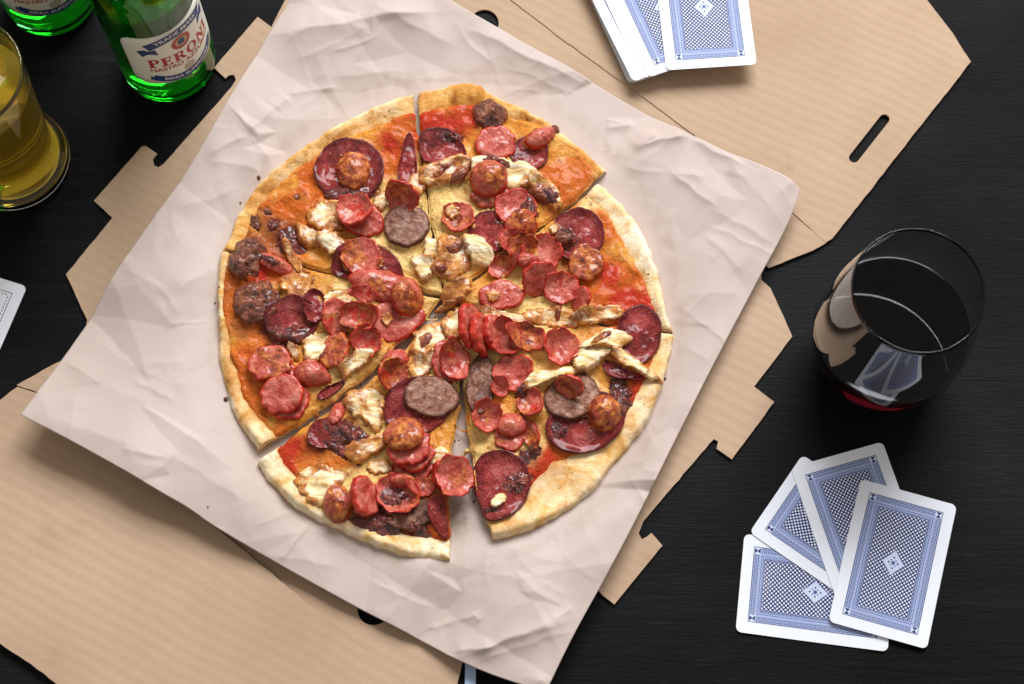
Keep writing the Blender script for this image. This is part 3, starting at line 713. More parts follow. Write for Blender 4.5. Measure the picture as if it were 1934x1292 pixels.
HF0 = HF.copy()                                                  # the bare cheese surface
M_, R_ = 60, 15
ang = np.linspace(0, 2 * math.pi, M_, endpoint=False)
_seed = [100]
def piece(name, key, poly, style, h, mat, drape, rough=.0, edge_n=.0, toast=.3, tilt=0, tdir=0, zoff=0.0, frac=.58, m=M_, rings=R_, fib=None, extra=None):
    """one topping: outline in plan, top shaped by its style, laid on the height map"""
    _seed[0] += 7; sd = _seed[0]
    c = poly.mean(0); q = poly - c
    th = np.arctan2(q[:, 1], q[:, 0]); rr = np.hypot(q[:, 0], q[:, 1])
    o = np.argsort(th); th, rr = th[o], rr[o]
    A = np.linspace(-math.pi, math.pi, m, endpoint=False)
    ra = np.interp(A, np.r_[th - 2 * math.pi, th, th + 2 * math.pi], np.r_[rr, rr, rr])
    ef = 1.2 if name == 'melted_cheese' else 2.4
    if edge_n: ra = ra * (1 + edge_n * fbm(np.cos(A) * ef + sd, np.sin(A) * ef, sd, 3 if ef < 2 else 4))
    rho = np.linspace(0, 1, rings + 1)[1:] ** .8
    rho = np.r_[rho[:-1], .965, 1.0]
    X = rho[:, None] * ra * np.cos(A); Y = rho[:, None] * ra * np.sin(A)
    X0 = np.r_[0, X.ravel()]; Y0 = np.r_[0, Y.ravel()]; RH = np.r_[0, np.repeat(rho, m)]
    wx, wy = X0 + c[0], Y0 + c[1]
    f = lambda s_, sd_=0, oc=3: fbm(wx * s_ + sd * .37, wy * s_ - sd * .21, sd + sd_, oc)
    rnd = np.sqrt(np.clip(1 - np.clip((RH - .82) / .18, 0, 1) ** 2, 0, 1))
    wr = fbm(np.cos(A) * 6 + sd, np.sin(A) * 6 - sd, sd + 2, 3)                        # puckered rim
    an = np.r_[0, np.tile(A, len(rho))]
    pk = np.r_[0, (sst(.55, 1, rho)[:, None] * wr[None, :]).ravel()] * .0011
    wob = fbm(np.cos(an) * 1.1 + sd * 1.7, np.sin(an) * 1.1 - sd, sd, 2)             # slow variation round the piece
    fine = .00055 * f(230, 5, 4) + .00025 * f(600, 9, 3)
    if style == 'flat':   top = h * (.72 + .28 * rnd) * (1 + .26 * wob * RH + .20 * f(70)) + pk * .7 + fine + rough * f(170)
    elif style == 'thin': top = h + .0016 * sst(.70, 1, RH) * (1 + 1.8 * wob) + pk * .6 + fine + rough * f(120)
    elif style == 'cup':
        sad = (sd * 13 % 10) / 10.0; ca, sa = math.cos(sd), math.sin(sd); cu_ = (X0 * ca + Y0 * sa) / ra.mean(); cv_ = (-X0 * sa + Y0 * ca) / ra.mean()
        RC = np.sqrt(cu_ ** 2 + (1 - .95 * sad) * cv_ ** 2)
        top = h * (.22 + 1.25 * (1 + .9 * wob) * np.minimum(RC, 1.15) ** 2.8 + .22 * f(110) * (1 - RH)) - .30 * h * sst(.95, 1, RH) + pk + fine + rough * f(200)
    elif style == 'dome': top = h * np.sqrt(np.clip(1 - (RH * .97) ** 2, 0, 1)) * (1 + .22 * f(75) + .18 * wob * RH) + fine * 1.2 + rough * f(220)
    elif style == 'lump': top = h * np.sqrt(np.clip(1 - (RH * .96) ** 2, 0, 1)) * (1 + .60 * f(100, 3, 4)) + fine * 1.6 + rough * f(260)
    elif style == 'slab':
        r2 = np.sqrt(np.clip(1 - np.clip((RH - .72) / .28, 0, 1) ** 2, 0, 1))
        ca, sa = math.cos(fib or 0), math.sin(fib or 0)
        g = fbm((wx * ca + wy * sa) * 35 + sd, (-wx * sa + wy * ca) * 170, sd, 3)
        top = h * (.34 + .66 * r2) * (1 + .60 * f(60, 2, 3)) + .0011 * g * (.3 + .7 * r2) + fine * .35
    elif style == 'pool': top = h * np.clip(1 - RH ** 2.2, 0, 1) * (1 + .9 * f(140)) + rough * 1.5 * f(280) * np.clip(1 - RH, 0, 1) - .0006 * RH
    ii, jj = hidx(wx, wy)
    if tilt:
        a = math.radians(tilt); ad = math.radians(tdir); dx, dy = math.cos(ad), math.sin(ad)
        Rm = ra.mean()
        n_ = int(len(wx) * .75); sup = np.percentile(HF[ii, jj], 60)
        al = X0 * dx + Y0 * dy; bx = X0 - al * dx; by = Y0 - al * dy
        bot = np.zeros_like(top) + (.0 if style != 'cup' else top * .55)
        def rotp(al, zz): return al * math.cos(a) - zz * math.sin(a), al * math.sin(a) + zz * math.cos(a)
        a1, z1 = rotp(al, top); a0, zb0 = rotp(al, bot)
        lift_ = sup + Rm * math.sin(a) * .70 + zoff
        TX, TY, TZ = bx + a1 * dx, by + a1 * dy, z1 + lift_
        BX, BY, BZ = bx + a0 * dx, by + a0 * dy, zb0 + lift_
    else:
        if drape >= 1:
            r = 3 if drape == 1 else 2
            i0, i1, j0, j1 = max(0, ii.min() - 8), ii.max() + 9, max(0, jj.min() - 8), jj.max() + 9
            sub = HF[i0:i1, j0:j1]; bl = blur(np.maximum(sub, blur(sub, 4)), r)
            base = bl[ii - i0, jj - j0]
        else:
            hz = HF[ii, jj]; G = np.c_[np.ones_like(X0), X0, Y0]
            co, *_ = np.linalg.lstsq(G, hz, rcond=None)
            sl = math.hypot(co[1], co[2]); k = min(1, .38 / sl) if sl > 0 else 1
            pl = (co[1] * X0 + co[2] * Y0) * k
            base = pl + np.percentile(hz - pl, frac * 100)
        base = base + zoff
        TX, TY, TZ = X0, Y0, base + top
        tp = .80 if style == 'cup' else 1.0
        BX, BY, BZ = X0 * tp, Y0 * tp, base - .0012
    nr = len(rho)
    lastT = 1 + (nr - 1) * m
    V = np.c_[TX, TY, TZ]
    side1 = np.c_[TX[lastT:], TY[lastT:], TZ[lastT:]] * .45 + np.c_[BX[lastT:], BY[lastT:], BZ[lastT:]] * .55
    side1[:, :2] *= 1.0 + (.015 if style in ('flat', 'cup') else 0)
    low = np.c_[BX[lastT:], BY[lastT:], BZ[lastT:]].copy()
    cen = np.array([[BX[0], BY[0], BZ[0] if not tilt else BZ[0]]])
    V = np.vstack([V, side1, low, cen])
    F = [(0, 1 + i, 1 + (i + 1) % m) for i in range(m)]
    F += grid_faces(m, nr, True, 1)
    b0 = len(TX)
    for i in range(m):
        j = (i + 1) % m
        F.append((lastT + i, b0 + i, b0 + j, lastT + j)); F.append((b0 + i, b0 + m + i, b0 + m + j, b0 + j)); F.append((b0 + m + i, len(V) - 1, b0 + m + j))
    F = [f_[::-1] if (len(f_) == 4 and k_ >= m and k_ < m + (nr - 1) * m) else f_ for k_, f_ in enumerate(F)]
    rh = np.r_[RH, np.ones(m), np.ones(m), 1.0]
    zc = float(V[:, 2].mean()); root = roots[key]
    loc = (c[0] - root.location.x, c[1] - root.location.y, zc - root.location.z)
    V = V.copy(); V[:, 2] -= zc
    ob = mesh_obj(name, V, F, mat, root, loc, attrs={"rho": rh, "toast": np.full(len(V), toast), **{a_: np.tile(np.array(v_, float), (len(V), 1)) if hasattr(v_, "__len__") else np.full(len(V), v_) for a_, v_ in (extra or {}).items()}})
    bmx = bmesh.new(); bmx.from_mesh(ob.data); bmesh.ops.recalc_face_normals(bmx, faces=bmx.faces); bmx.to_mesh(ob.data); bmx.free()
    # put it on the height map
    i2, j2 = hidx(TX + c[0], TY + c[1]); np.maximum.at(HF, (i2, j2), TZ)
    i0, i1, j0, j1 = i2.min(), i2.max() + 1, j2.min(), j2.max() + 1
    gy, gx = np.mgrid[i0:i1, j0:j1]; gx = gx * RES + hx0 + RES / 2 - c[0]; gy = gy * RES + hy0 + RES / 2 - c[1]
    if not tilt:
        ga = np.arctan2(gy, gx); gr = np.hypot(gx, gy) / np.interp(ga, np.r_[A, math.pi], np.r_[ra, ra[0]])
        tz = np.interp(np.clip(gr, 0, 1), np.r_[0, rho], np.r_[TZ[0], TZ[1:].reshape(nr, m).mean(1)])
        HF[i0:i1, j0:j1] = np.where(gr < .97, np.maximum(HF[i0:i1, j0:j1], tz), HF[i0:i1, j0:j1])
    return ob
def ell(x, y, rx, ry=None, rot=0, n=36):
    ry = ry or rx; a = np.linspace(0, 2 * math.pi, n, endpoint=False); r = math.radians(rot)
    ex, ey = rx * np.cos(a), ry * np.sin(a)
    return UU(np.c_[x + ex * math.cos(r) - ey * math.sin(r), y - ex * math.sin(r) - ey * math.cos(r)], TOPZ)
def clipx(poly, fn):
    return np.array([p for p in poly if fn(p)])
def sal(k, x, y, rx, ry=None, rot=0, toast=.4, name="salami_slice", **kw): return piece(name, k, ell(x, y, rx, ry, rot), 'thin', .0012, MAT['salami'], 1, .0006, .07, toast, m=64, **kw)
def salp(k, pts, toast=.4): return piece("salami_slice", k, resample(smooth_poly(UU(pts, TOPZ), 2), 60, True), 'thin', .0012, MAT['salami'], 1, .0006, .05, toast, m=64)
def fr(k, x, y, rx, ry=None, rot=0, st='flat', h=3.6, toast=.3, tilt=0, tdir=0, zoff=0, **kw):
    rx, ry = rx * 1.07, (ry or rx) * 1.07
    return piece("sausage_slice", k, ell(x, y, rx, ry, rot), st, h * .001, MAT['frank'], 0, .0005, .20, toast, tilt, tdir, zoff * .001, **kw)
def dome(k, x, y, rx, ry=None, rot=0, h=9, toast=.6, zoff=0): return piece("sausage_end", k, ell(x, y, rx, ry, rot), 'dome', h * .001, MAT['frank'], 0, .0006, .12, toast, zoff=zoff * .001)
def beef(k, x, y, rx, ry=None, rot=0, h=3.6, toast=.3, **kw): return piece("beef_sausage_slice", k, ell(x, y, rx, ry, rot), 'flat', h * .001, MAT['beef'], 0, .0008, .09, toast, **kw)
def ball(k, x, y, rx, ry=None, rot=0, h=9, name="meatball"): return piece(name, k, ell(x, y, rx, ry, rot), 'lump', h * .001, MAT['ball'], 0, .0012, .22, .5, m=72, rings=18)
def chk(k, pts, h=5, toast=.3, fib=.4, zoff=0):
    pc_ = np.mean(pts, axis=0); pts = [tuple(pc_ + (np.array(p) - pc_) * 1.16) for p in pts]
    return piece("chicken_piece", k, resample(smooth_poly(UU(pts, TOPZ + .002), 1), 64, True), 'slab', h * .00078, MAT['chicken'], 1, .0005, .34, toast, m=96, rings=18, fib=fib, zoff=zoff * .001)
def glz(k, x, y, rx, ry=None, rot=0, h=2.2): return piece("dark_relish", k, ell(x, y, rx, ry, rot), 'pool', h * .001, MAT['glaze'], 2, .0014, .60, .5, m=72, rings=14)
def bbq(k, pts, h=1.2): return piece("sauce_drizzle", k, resample(smooth_poly(UU(pts, TOPZ + .004), 1), 48, True), 'pool', h * .001, MAT['bbq'], 2, .0008, .30, .5, m=56, rings=10)

# ---- slice A (upper left)
sal('A', 660, 324, 66, 60, toast=.35)
glz('A', 662, 366, 46, 16, 5, 2.0)
dome('A', 668, 326, 33, 36, h=7, toast=.85)
salp('A', [(757, 300), (765, 262), (778, 250), (786, 290), (790, 335), (775, 362), (758, 352), (750, 330)], .3)
glz('A', 545, 455, 24, 38, 20, 2.2)
glz('A', 515, 425, 16, 14, 0, 1.4)
bbq('A', [(560, 500), (585, 510), (600, 530), (580, 535), (555, 520)])
chk('A', [(556, 414), (575, 428), (600, 440), (625, 448), (610, 462), (585, 462), (566, 448)], 5, .35, .2)
chk('A', [(580, 400), (600, 384), (625, 380), (650, 388), (648, 420), (630, 440), (605, 432), (590, 420)], 5, .45, 1.3)
chk('A', [(600, 452), (630, 440), (652, 455), (664, 470), (645, 487), (618, 478)], 6, .15, -.3)
chk('A', [(533, 462), (545, 452), (556, 480), (572, 505), (565, 515), (548, 498)], 3.5, .55, 1.0)
chk('A', [(706, 372), (726, 360), (736, 378), (726, 394), (708, 392)], 3, .1)
fr('A', 690, 420, 34, 30, 0, 'flat', 5.5, .2)
fr('A', 674, 408, 32, 30, 20, 'cup', 5.0, .35, tilt=12, tdir=-40)
beef('A', 768, 428, 44, 42, 0, 3.4, .35)
fr('A', 760, 376, 32, 29, -15, 'cup', 3.0, .55, tilt=58, tdir=70)
salp('A', [(622, 520), (628, 485), (660, 462), (705, 460), (745, 480), (762, 510), (768, 540), (720, 536), (660, 530)], .25)
fr('A', 684, 491, 37, 35, 0, 'cup', 5.5, .55)
for bx, by, br in [(482, 418, 13), (505, 400, 8), (560, 372, 6)]: piece("charred_bit", 'A', ell(bx, by, br, br * .7, bx), 'lump', br * .00013, MAT['ball'], 1, .0004, .5, .5, m=40, rings=8)
# ---- slice B (top)
ball('B', 926, 219, 33, 27, -10, 9)
sal('B', 1000, 292, 36, 32, toast=.4)
fr('B', 935, 273, 37, 29, 0, 'flat', 4.6, .15)
piece("sausage_end", 'B', resample(smooth_poly(UU([(985, 268), (1005, 250), (1035, 240), (1050, 245), (1045, 268), (1025, 285), (1000, 285)], TOPZ), 1), 48, True), 'dome', .0085, MAT['frank'], 0, .0008, .08, .35)
ball('B', 1048, 243, 9, 8, 0, 4, "charred_bit")
salp('B', [(790, 262), (800, 246), (830, 240), (860, 252), (878, 280), (884, 300), (850, 312), (815, 312), (795, 305)], .7)
glz('B', 850, 258, 22, 10, -20, 1.0)
chk('B', [(772, 346), (790, 322), (808, 318), (806, 345), (802, 362), (786, 366)], 5, .45)
chk('B', [(798, 322), (830, 306), (870, 300), (905, 302), (905, 325), (870, 340), (835, 350), (806, 350)], 6, .30, .3)
bbq('B', [(812, 336), (845, 306), (856, 310), (828, 345)])
bbq('B', [(845, 340), (870, 312), (892, 310), (878, 340), (855, 348)], 1.5)
chk('B', [(900, 302), (950, 305), (1000, 312), (1028, 332), (1010, 346), (975, 352), (935, 348), (905, 335)], 6, -.15, .15)
chk('B', [(1000, 330), (1030, 335), (1052, 360), (1062, 388), (1046, 398), (1030, 380), (1005, 360)], 5, .3, -.6)
bbq('B', [(985, 362), (1015, 345), (1045, 355), (1055, 385), (1030, 385), (1000, 378)], 2.2)
glz('B', 1040, 375, 20, 14, -40, 2.0)
glz('B', 935, 312, 30, 13, -10, 2.4)
fr('B', 924, 372, 34, 20, 0, 'flat', 4, .5)
dome('B', 924, 345, 36, 33, 0, 9, .55)
sal('B', 928, 440, 44, 40, toast=.1)
fr('B', 866, 414, 30, 29, 0, 'cup', 4.5, .6)
chk('B', [(842, 395), (858, 388), (868, 400), (858, 412), (845, 410)], 2.2, .2)
fr('B', 974, 396, 36, 34, 0, 'cup', 4.0, .30)
glz('B', 1000, 400, 16, 22, 10, 1.8)
chk('B', [(800, 458), (830, 451), (838, 475), (830, 492), (806, 492)], 5, -.1, .1)
chk('B', [(778, 488), (800, 486), (822, 490), (815, 512), (806, 532), (792, 520)], 5, -.15, -.9)
chk('B', [(832, 452), (870, 448), (892, 460), (888, 490), (872, 515), (842, 520), (818, 510), (828, 485)], 5, .4, .6)
bbq('B', [(818, 500), (840, 494), (850, 508), (838, 518), (822, 514)], 1.2)
bbq('B', [(835, 470), (860, 455), (876, 460), (868, 476), (845, 480)], 1.2)
chk('B', [(876, 452), (900, 448), (922, 462), (932, 485), (916, 500), (896, 496), (884, 476)], 6.5, -.35, -.7)
chk('B', [(838, 552), (852, 532), (874, 524), (890, 535), (886, 556), (866, 566), (842, 574)], 5, .7, .4)
chk('B', [(818, 586), (834, 572), (858, 568), (852, 578), (830, 584)], 3, .35)
# ---- slice C (right)
sal('C', 1090, 446, 52, 50, toast=.3)
glz('C', 1068, 452, 24, 20, 0, 2.6)
ball('C', 1064, 452, 18, 16, 0, 5, "charred_bit")
chk('C', [(1036, 430), (1048, 420), (1056, 436), (1044, 446)], 3, 0)
fr('C', 1105, 501, 32, 31, 0, 'flat', 5.5, .75)
fr('C', 984, 430, 30, 24, 20, 'dome', 8, .65)
fr('C', 966, 459, 24, 22, 0, 'cup', 5, .3, tilt=20, tdir=120)
fr('C', 1022, 486, 38, 36, 0, 'cup', 5.5, .30)
fr('C', 986, 478, 28, 22, 0, 'cup', 4.5, .7)
fr('C', 948, 508, 28, 18, 25, 'cup', 4.5, .45)
fr('C', 998, 502, 20, 14, 0, 'dome', 5, .2)
fr('C', 1018, 532, 34, 30, 18, 'flat', 2.6, .1, tilt=48, tdir=115)
fr('C', 1060, 546, 32, 28, 0, 'cup', 4, .1, tilt=14, tdir=100)
fr('C', 1098, 572, 24, 22, 0, 'flat', 2.6, .05, tilt=50, tdir=10)
fr('C', 946, 560, 40, 26, 0, 'flat', 4.4, .0)
chk('C', [(918, 556), (940, 552), (944, 566), (928, 574)], 2.2, .3)
chk('C', [(896, 566), (912, 570), (926, 586), (990, 596), (1020, 602), (990, 612), (920, 604), (898, 588)], 3.5, .1, 0)
chk('C', [(990, 588), (1040, 582), (1085, 592), (1090, 612), (1050, 616), (1000, 608)], 3.2, .25, .1)
bbq('C', [(1046, 578), (1060, 572), (1062, 600), (1048, 606)], 1.2)
chk('C', [(1088, 592), (1120, 580), (1160, 576), (1180, 590), (1170, 600), (1130, 606), (1096, 610)], 4, .3, .1)
# ---- slice D (lower right)
sal('D', 1206, 634, 42, 58, -10, .45)
salp('D', [(1135, 690), (1150, 676), (1200, 695), (1222, 715), (1190, 722), (1150, 715)], .6)
sal('D', 1105, 800, 78, 54, 20, .5)
beef('D', 1080, 750, 54, 44, 20, 3.8, .25)
fr('D', 1076, 736, 26, 24, 0, 'flat', 2.2, .5, tilt=55, tdir=60)
glz('D', 1170, 752, 24, 30, 20, 3.0)
glz('D', 1056, 815, 20, 16, 0, 1.5)
dome('D', 1141, 782, 32, 32, 0, 10, .85)
beef('D', 908, 730, 27, 58, -4, 3.2, .55)
chk('D', [(778, 650), (792, 624), (815, 610), (840, 612), (846, 636), (832, 660), (800, 672), (782, 668)], 6, .30, .8)
chk('D', [(836, 602), (856, 586), (872, 592), (874, 622), (862, 640), (842, 634)], 5, .3, 1.2)
chk('D', [(780, 672), (806, 668), (832, 660), (830, 684), (808, 706), (786, 716), (776, 700)], 5, .1, 1.2)
bbq('D', [(786, 640), (812, 622), (822, 634), (808, 652), (792, 662)], 1.0)
fr('D', 850, 688, 31, 38, 15, 'flat', 4.5, .1)
fr('D', 858, 688, 28, 36, 15, 'cup', 4.0, .35, tilt=16, tdir=150)
fr('D', 928, 634, 26, 30, 0, 'flat', 4.5, .1, tilt=50, tdir=180)
fr('D', 903, 640, 32, 36, 0, 'flat', 4.5, .0, tilt=62, tdir=180)
fr('D', 882, 626, 30, 38, 0, 'flat', 4.5, .05, tilt=60, tdir=180)
fr('D', 955, 645, 29, 31, 0, 'cup', 5, .15)
fr('D', 994, 641, 38, 24, -20, 'cup', 5.0, .55)
fr('D', 968, 708, 37, 34, 0, 'cup', 5.0, .25)
fr('D', 945, 735, 16, 18, 0, 'cup', 3, .1)
chk('D', [(998, 738), (1004, 716), (1024, 702), (1050, 704), (1070, 690), (1094, 700), (1070, 716), (1030, 722)], 6, -.25, .35)
chk('D', [(1075, 690), (1092, 668), (1118, 650), (1150, 645), (1165, 660), (1140, 680), (1100, 702)], 7, -.35, .35)
chk('D', [(1092, 662), (1110, 640), (1150, 622), (1178, 632), (1186, 648), (1160, 658), (1120, 660)], 6.5, -.2, .35)
bbq('D', [(1100, 668), (1118, 648), (1132, 630), (1158, 624), (1150, 640), (1124, 660)], 1.3)
chk('D', [(1150, 662), (1168, 660), (1200, 680), (1222, 697), (1242, 712), (1228, 714), (1190, 698), (1160, 680)], 5, .05, -.6)
fr('D', 1062, 660, 33, 32, 0, 'cup', 5.0, .3)
glz('D', 986, 746, 14, 18, 0, 2.4)
fr('D', 1004, 766, 24, 30, 20, 'cup', 3.5, .6, tilt=18, tdir=-30)
fr('D', 920, 790, 28, 30, 0, 'cup', 4.6, .35)
fr('D', 962, 830, 26, 22, 0, 'flat', 3.5, .2)
dome('D', 968, 805, 30, 24, 20, 7, .5)
fr('D', 1004, 822, 16, 32, 30, 'cup', 3, .6, tilt=30, tdir=0)
salp('D', [(890, 895), (905, 862), (935, 850), (970, 856), (998, 880), (1004, 915), (990, 955), (955, 980), (920, 988), (908, 960), (894, 925)], .2)
glz('D', 978, 912, 26, 18, 35, 1.8)
glz('D', 930, 962, 20, 10, 10, 1.2)
chk('D', [(926, 950), (938, 934), (956, 936), (952, 950), (932, 960)], 3.5, -.5)
glz('D', 1000, 860, 22, 14, 20, 1.2)
# ---- slice E (bottom)
sal('E', 788, 768, 66, 52, 10, .25)
beef('E', 816, 753, 53, 37, -6, 4.5, .05)
salp('E', [(578, 822), (592, 796), (625, 788), (655, 800), (660, 826), (640, 845), (605, 850), (585, 842)], .3)
glz('E', 660, 822, 52, 26, -15, 2.4)
glz('E', 655, 858, 40, 14, -28, 2.0)
chk('E', [(650, 748), (682, 734), (705, 740), (720, 756), (722, 786), (708, 812), (690, 795), (664, 778)], 6, .05, -.3)
fr('E', 636, 782, 13, 24, -25, 'dome', 5, .1)
fr('E', 746, 676, 24, 19, 0, 'dome', 7, .25, zoff=-1)
fr('E', 738, 708, 30, 26, 30, 'cup', 3, .6, tilt=42, tdir=150)
chk('E', [(560, 898), (595, 880), (640, 890), (652, 908), (630, 930), (604, 952), (580, 938)], 3, .0, -.1)
chk('E', [(655, 850), (672, 838), (700, 828), (724, 826), (722, 846), (700, 862), (672, 872), (660, 866)], 5, .6, .3)
chk('E', [(690, 880), (712, 868), (740, 874), (735, 890), (705, 894)], 3, .1)
chk('E', [(808, 862), (820, 846), (842, 846), (850, 868), (836, 880), (816, 878)], 5, -.4)
fr('E', 782, 884, 36, 26, 10, 'flat', 2.5, .0)
fr('E', 780, 858, 37, 34, 0, 'flat', 4.0, .0)
fr('E', 773, 846, 38, 36, 0, 'flat', 4.0, .0)
dome('E', 764, 828, 38, 34, 0, 8, .72)
beef('E', 775, 972, 50, 28, 10, 3, .75)
glz('E', 712, 990, 48, 20, -12, 2.6)
glz('E', 790, 1000, 24, 14, -25, 1.6)
dome('E', 640, 953, 28, 36, 0, 10, .62)
fr('E', 686, 942, 34, 36, 0, 'flat', 4.5, .25, tilt=52, tdir=185)
fr('E', 752, 936, 40, 38, 0, 'cup', 5.5, .5)
glz('E', 745, 940, 24, 20, 0, 2.0)
dome('E', 760, 912, 24, 12, 0, 5, .6)
fr('E', 797, 922, 26, 17, 0, 'cup', 5, .55)
fr('E', 842, 900, 26, 30, 0, 'flat', 4, .1, tilt=25, tdir=180)
fr('E', 860, 908, 36, 36, 0, 'cup', 5.0, .35, zoff=1.0)
salp('E', [(808, 945), (826, 938), (842, 950), (847, 985), (848, 1018), (838, 1020), (820, 998), (806, 970)], .15)
# ---- slice F (left)
ball('F', 474, 474, 30, 22, 0, 8)
ball('F', 462, 504, 30, 27, 0, 9)
ball('F', 484, 572, 45, 40, 20, 8)
fr('F', 520, 500, 38, 14, -22, 'dome', 5, .35)
glz('F', 512, 496, 26, 8, -20, 1.4)
chk('F', [(530, 522), (560, 516), (585, 522), (582, 545), (585, 578), (560, 575), (540, 560)], 4, .62, 1.2)
sal('F', 552, 606, 52, 42, 0, .6)
sal('F', 596, 582, 22, 32, 0, .3)
glz('F', 540, 636, 46, 18, 8, 2.6)
glz('F', 516, 660, 24, 10, 15, 1.6)
chk('F', [(568, 656), (590, 636), (618, 626), (632, 645), (615, 676), (582, 682)], 5, .05, .5)
chk('F', [(538, 652), (560, 650), (566, 676), (556, 680)], 3, .1, 1.4)
chk('F', [(612, 555), (640, 548), (664, 566), (650, 582), (622, 580)], 4, .1)
fr('F', 744, 604, 54, 36, 20, 'flat', 2.6, .1)
chk('F', [(720, 600), (735, 592), (742, 606), (728, 618)], 2, .3)
fr('F', 722, 545, 62, 27, -8, 'dome', 8, .45)
dome('F', 770, 566, 31, 34, 0, 9, .6)
fr('F', 690, 562, 26, 14, -10, 'cup', 4, .25, tilt=20, tdir=90)
fr('F', 634, 606, 27, 32, 15, 'cup', 5, .45, tilt=28, tdir=150)
fr('F', 680, 600, 35, 24, 0, 'cup', 4.5, .5, tilt=16, tdir=90)
fr('F', 636, 668, 26, 32, -20, 'flat', 4, .65, tilt=24, tdir=-10)
fr('F', 690, 644, 28, 28, 0, 'cup', 5, .25, tilt=20, tdir=120)
chk('F', [(638, 705), (650, 685), (680, 664), (704, 660), (700, 680), (670, 702), (650, 714)], 5, -.1, .6)
salp('F', [(596, 752), (610, 735), (645, 722), (656, 720), (640, 738), (612, 758)], .3)
fr('F', 520, 700, 37, 34, 0, 'flat', 4, .1)
fr('F', 510, 690, 38, 32, 0, 'flat', 4.5, .55)
fr('F', 545, 757, 37, 34, 0, 'flat', 3.5, .1)
fr('F', 534, 750, 37, 34, 0, 'flat', 4.0, .05)
piece("sausage_end", 'F', resample(smooth_poly(UU([(554, 714), (562, 690), (590, 678), (612, 692), (630, 716), (622, 728), (590, 733), (562, 734)], TOPZ), 1), 48, True), 'dome', .0105, MAT['frank'], 0, .0006, .05, .38)

# the melted cheese creeps up the sides of what lies in it
rise_map = np.clip(.62 * (blur(HF, 2) - HF0), 0, .0026)
for key, (ob, cv) in cheese_obs.items():
    ii, jj = hidx(cv[:, 0], cv[:, 1])
    up = rise_map[ii, jj] * (.75 + .5 * fbm(cv[:, 0] * 90, cv[:, 1] * 90, 61, 3))
    cover = HF[ii, jj] - HF0[ii, jj]
    up = np.where(cover > .0005, np.minimum(up, HF[ii, jj] - .0020 - cv[:, 2]), up)
    for n_, v in enumerate(ob.data.vertices): v.co.z += float(up[n_])
    ob.data.update()

# strands and drips of cheese dragged out along the cuts
def strand(k, pts, r=.0006, c='p'):
    q = smooth_poly(np.array([U(x, y, z) for x, y, z in pts]), 2, False); q = q[:: max(1, len(q) // 22)]; n = len(q); V = []
    for i in range(n):
        t_ = q[min(i + 1, n - 1)] - q[max(i - 1, 0)]; t_ = t_ / np.linalg.norm(t_); a = np.cross(t_, (0, 0, 1)); a = a / np.linalg.norm(a); b_ = np.cross(a, t_)
        rr = r * (.65 + .7 * vn(i * .5, k and ord(k), 5)) * (.5 + 2.0 * abs(i / (n - 1) - .5) ** 2 * 2)
        for j in range(8): V.append(q[i] + rr * (math.cos(j * math.pi / 4) * a + math.sin(j * math.pi / 4) * b_))
    t_ = np.array(CC[c]); V = np.array(V) - np.array(roots[k].location)
    mesh_obj("cheese_strand", V, grid_faces(8, n, True) + [tuple(range(8))[::-1], tuple(range((n - 1) * 8, n * 8))], MAT['cheese'], roots[k], attrs={"tint": np.tile(t_, (len(V), 1)), "pale": np.full(len(V), .8)})
for a in [('E', [(690, 735, .012), (702, 722, .0085), (718, 716, .008), (735, 700, .012)], .0007, 'p'), ('E', [(760, 690, .013), (772, 680, .009), (768, 668, .009), (782, 655, .013)], .0008, 'p'), ('F', [(700, 690, .012), (708, 700, .008), (722, 704, .0085)], .0006, 'y'),
          ('D', [(884, 850, .0125), (874, 862, .009), (866, 874, .010), (852, 890, .013)], .0012, 'p'), ('E', [(858, 800, .012), (868, 812, .009), (880, 815, .012)], .0007, 'y'), ('F', [(600, 783, .011), (596, 796, .008), (604, 806, .008)], .0008, 'o'),
          ('A', [(800, 350, .0125), (804, 352, .0118), (810, 349, .0125)], .0008, 'y'), ('B', [(812, 420, .0125), (818, 424, .0118), (826, 420, .0125)], .0010, 'p'), ('C', [(985, 462, .0125), (990, 470, .0118), (998, 474, .0125)], .0009, 'p'), ('F', [(800, 600, .012), (812, 606, .010), (826, 604, .0115)], .0009, 'p')]:
    strand(*a)

# crumbs and scorched specks, each slice's own, too small to pick apart
rng = np.random.RandomState(11)
ico = bmesh.new(); bmesh.ops.create_icosphere(ico, subdivisions=1, radius=1.0); IV = np.array([v.co[:] for v in ico.verts]); IF = [tuple(v.index for v in f.verts) for f in ico.faces]; ico.free()
def bits(name, pts, zs, rs, mat, parent, sd):
    r = np.random.RandomState(sd); V = []; F = []
    for (x, y), z, s_ in zip(pts, zs, rs):
        o = len(V) * len(IV)
        V.append(IV * (s_ * r.uniform(.6, 1.3, 3)) * (1 + .3 * r.uniform(-1, 1, (len(IV), 1))) + (x, y, z)); F += [tuple(i + o for i in f) for f in IF]
    ob = mesh_obj(name, np.vstack(V), F, mat, parent)
    ob["kind"] = "stuff"; return ob
for key, s in slices.items():
    O = UU(s['O'], .012); T = UU([s['tip']], .012)[0]; root = roots[key]; pts = []; zs = []; rs = []
    for i in range({'A': 16, 'F': 14, 'C': 6}.get(key, 2)):
        p = resample(O, 200)[rng.randint(4, 196)]; d = rng.uniform(.006, .030) if rng.rand() < .8 else rng.uniform(.001, .006)
        q = p + (T - p) / np.hypot(*(T - p)) * d
        a, b = hidx(q[0], q[1]); r = rng.uniform(.0003, .0009)
        pts.append(q - np.array(root.location[:2])); zs.append(HF[a, b] - root.location.z - r * .35); rs.append(r)
    bits("toasted_specks", pts, zs, rs, MAT['crumb'], root, 3)
pts = []; zs = []; rs = []
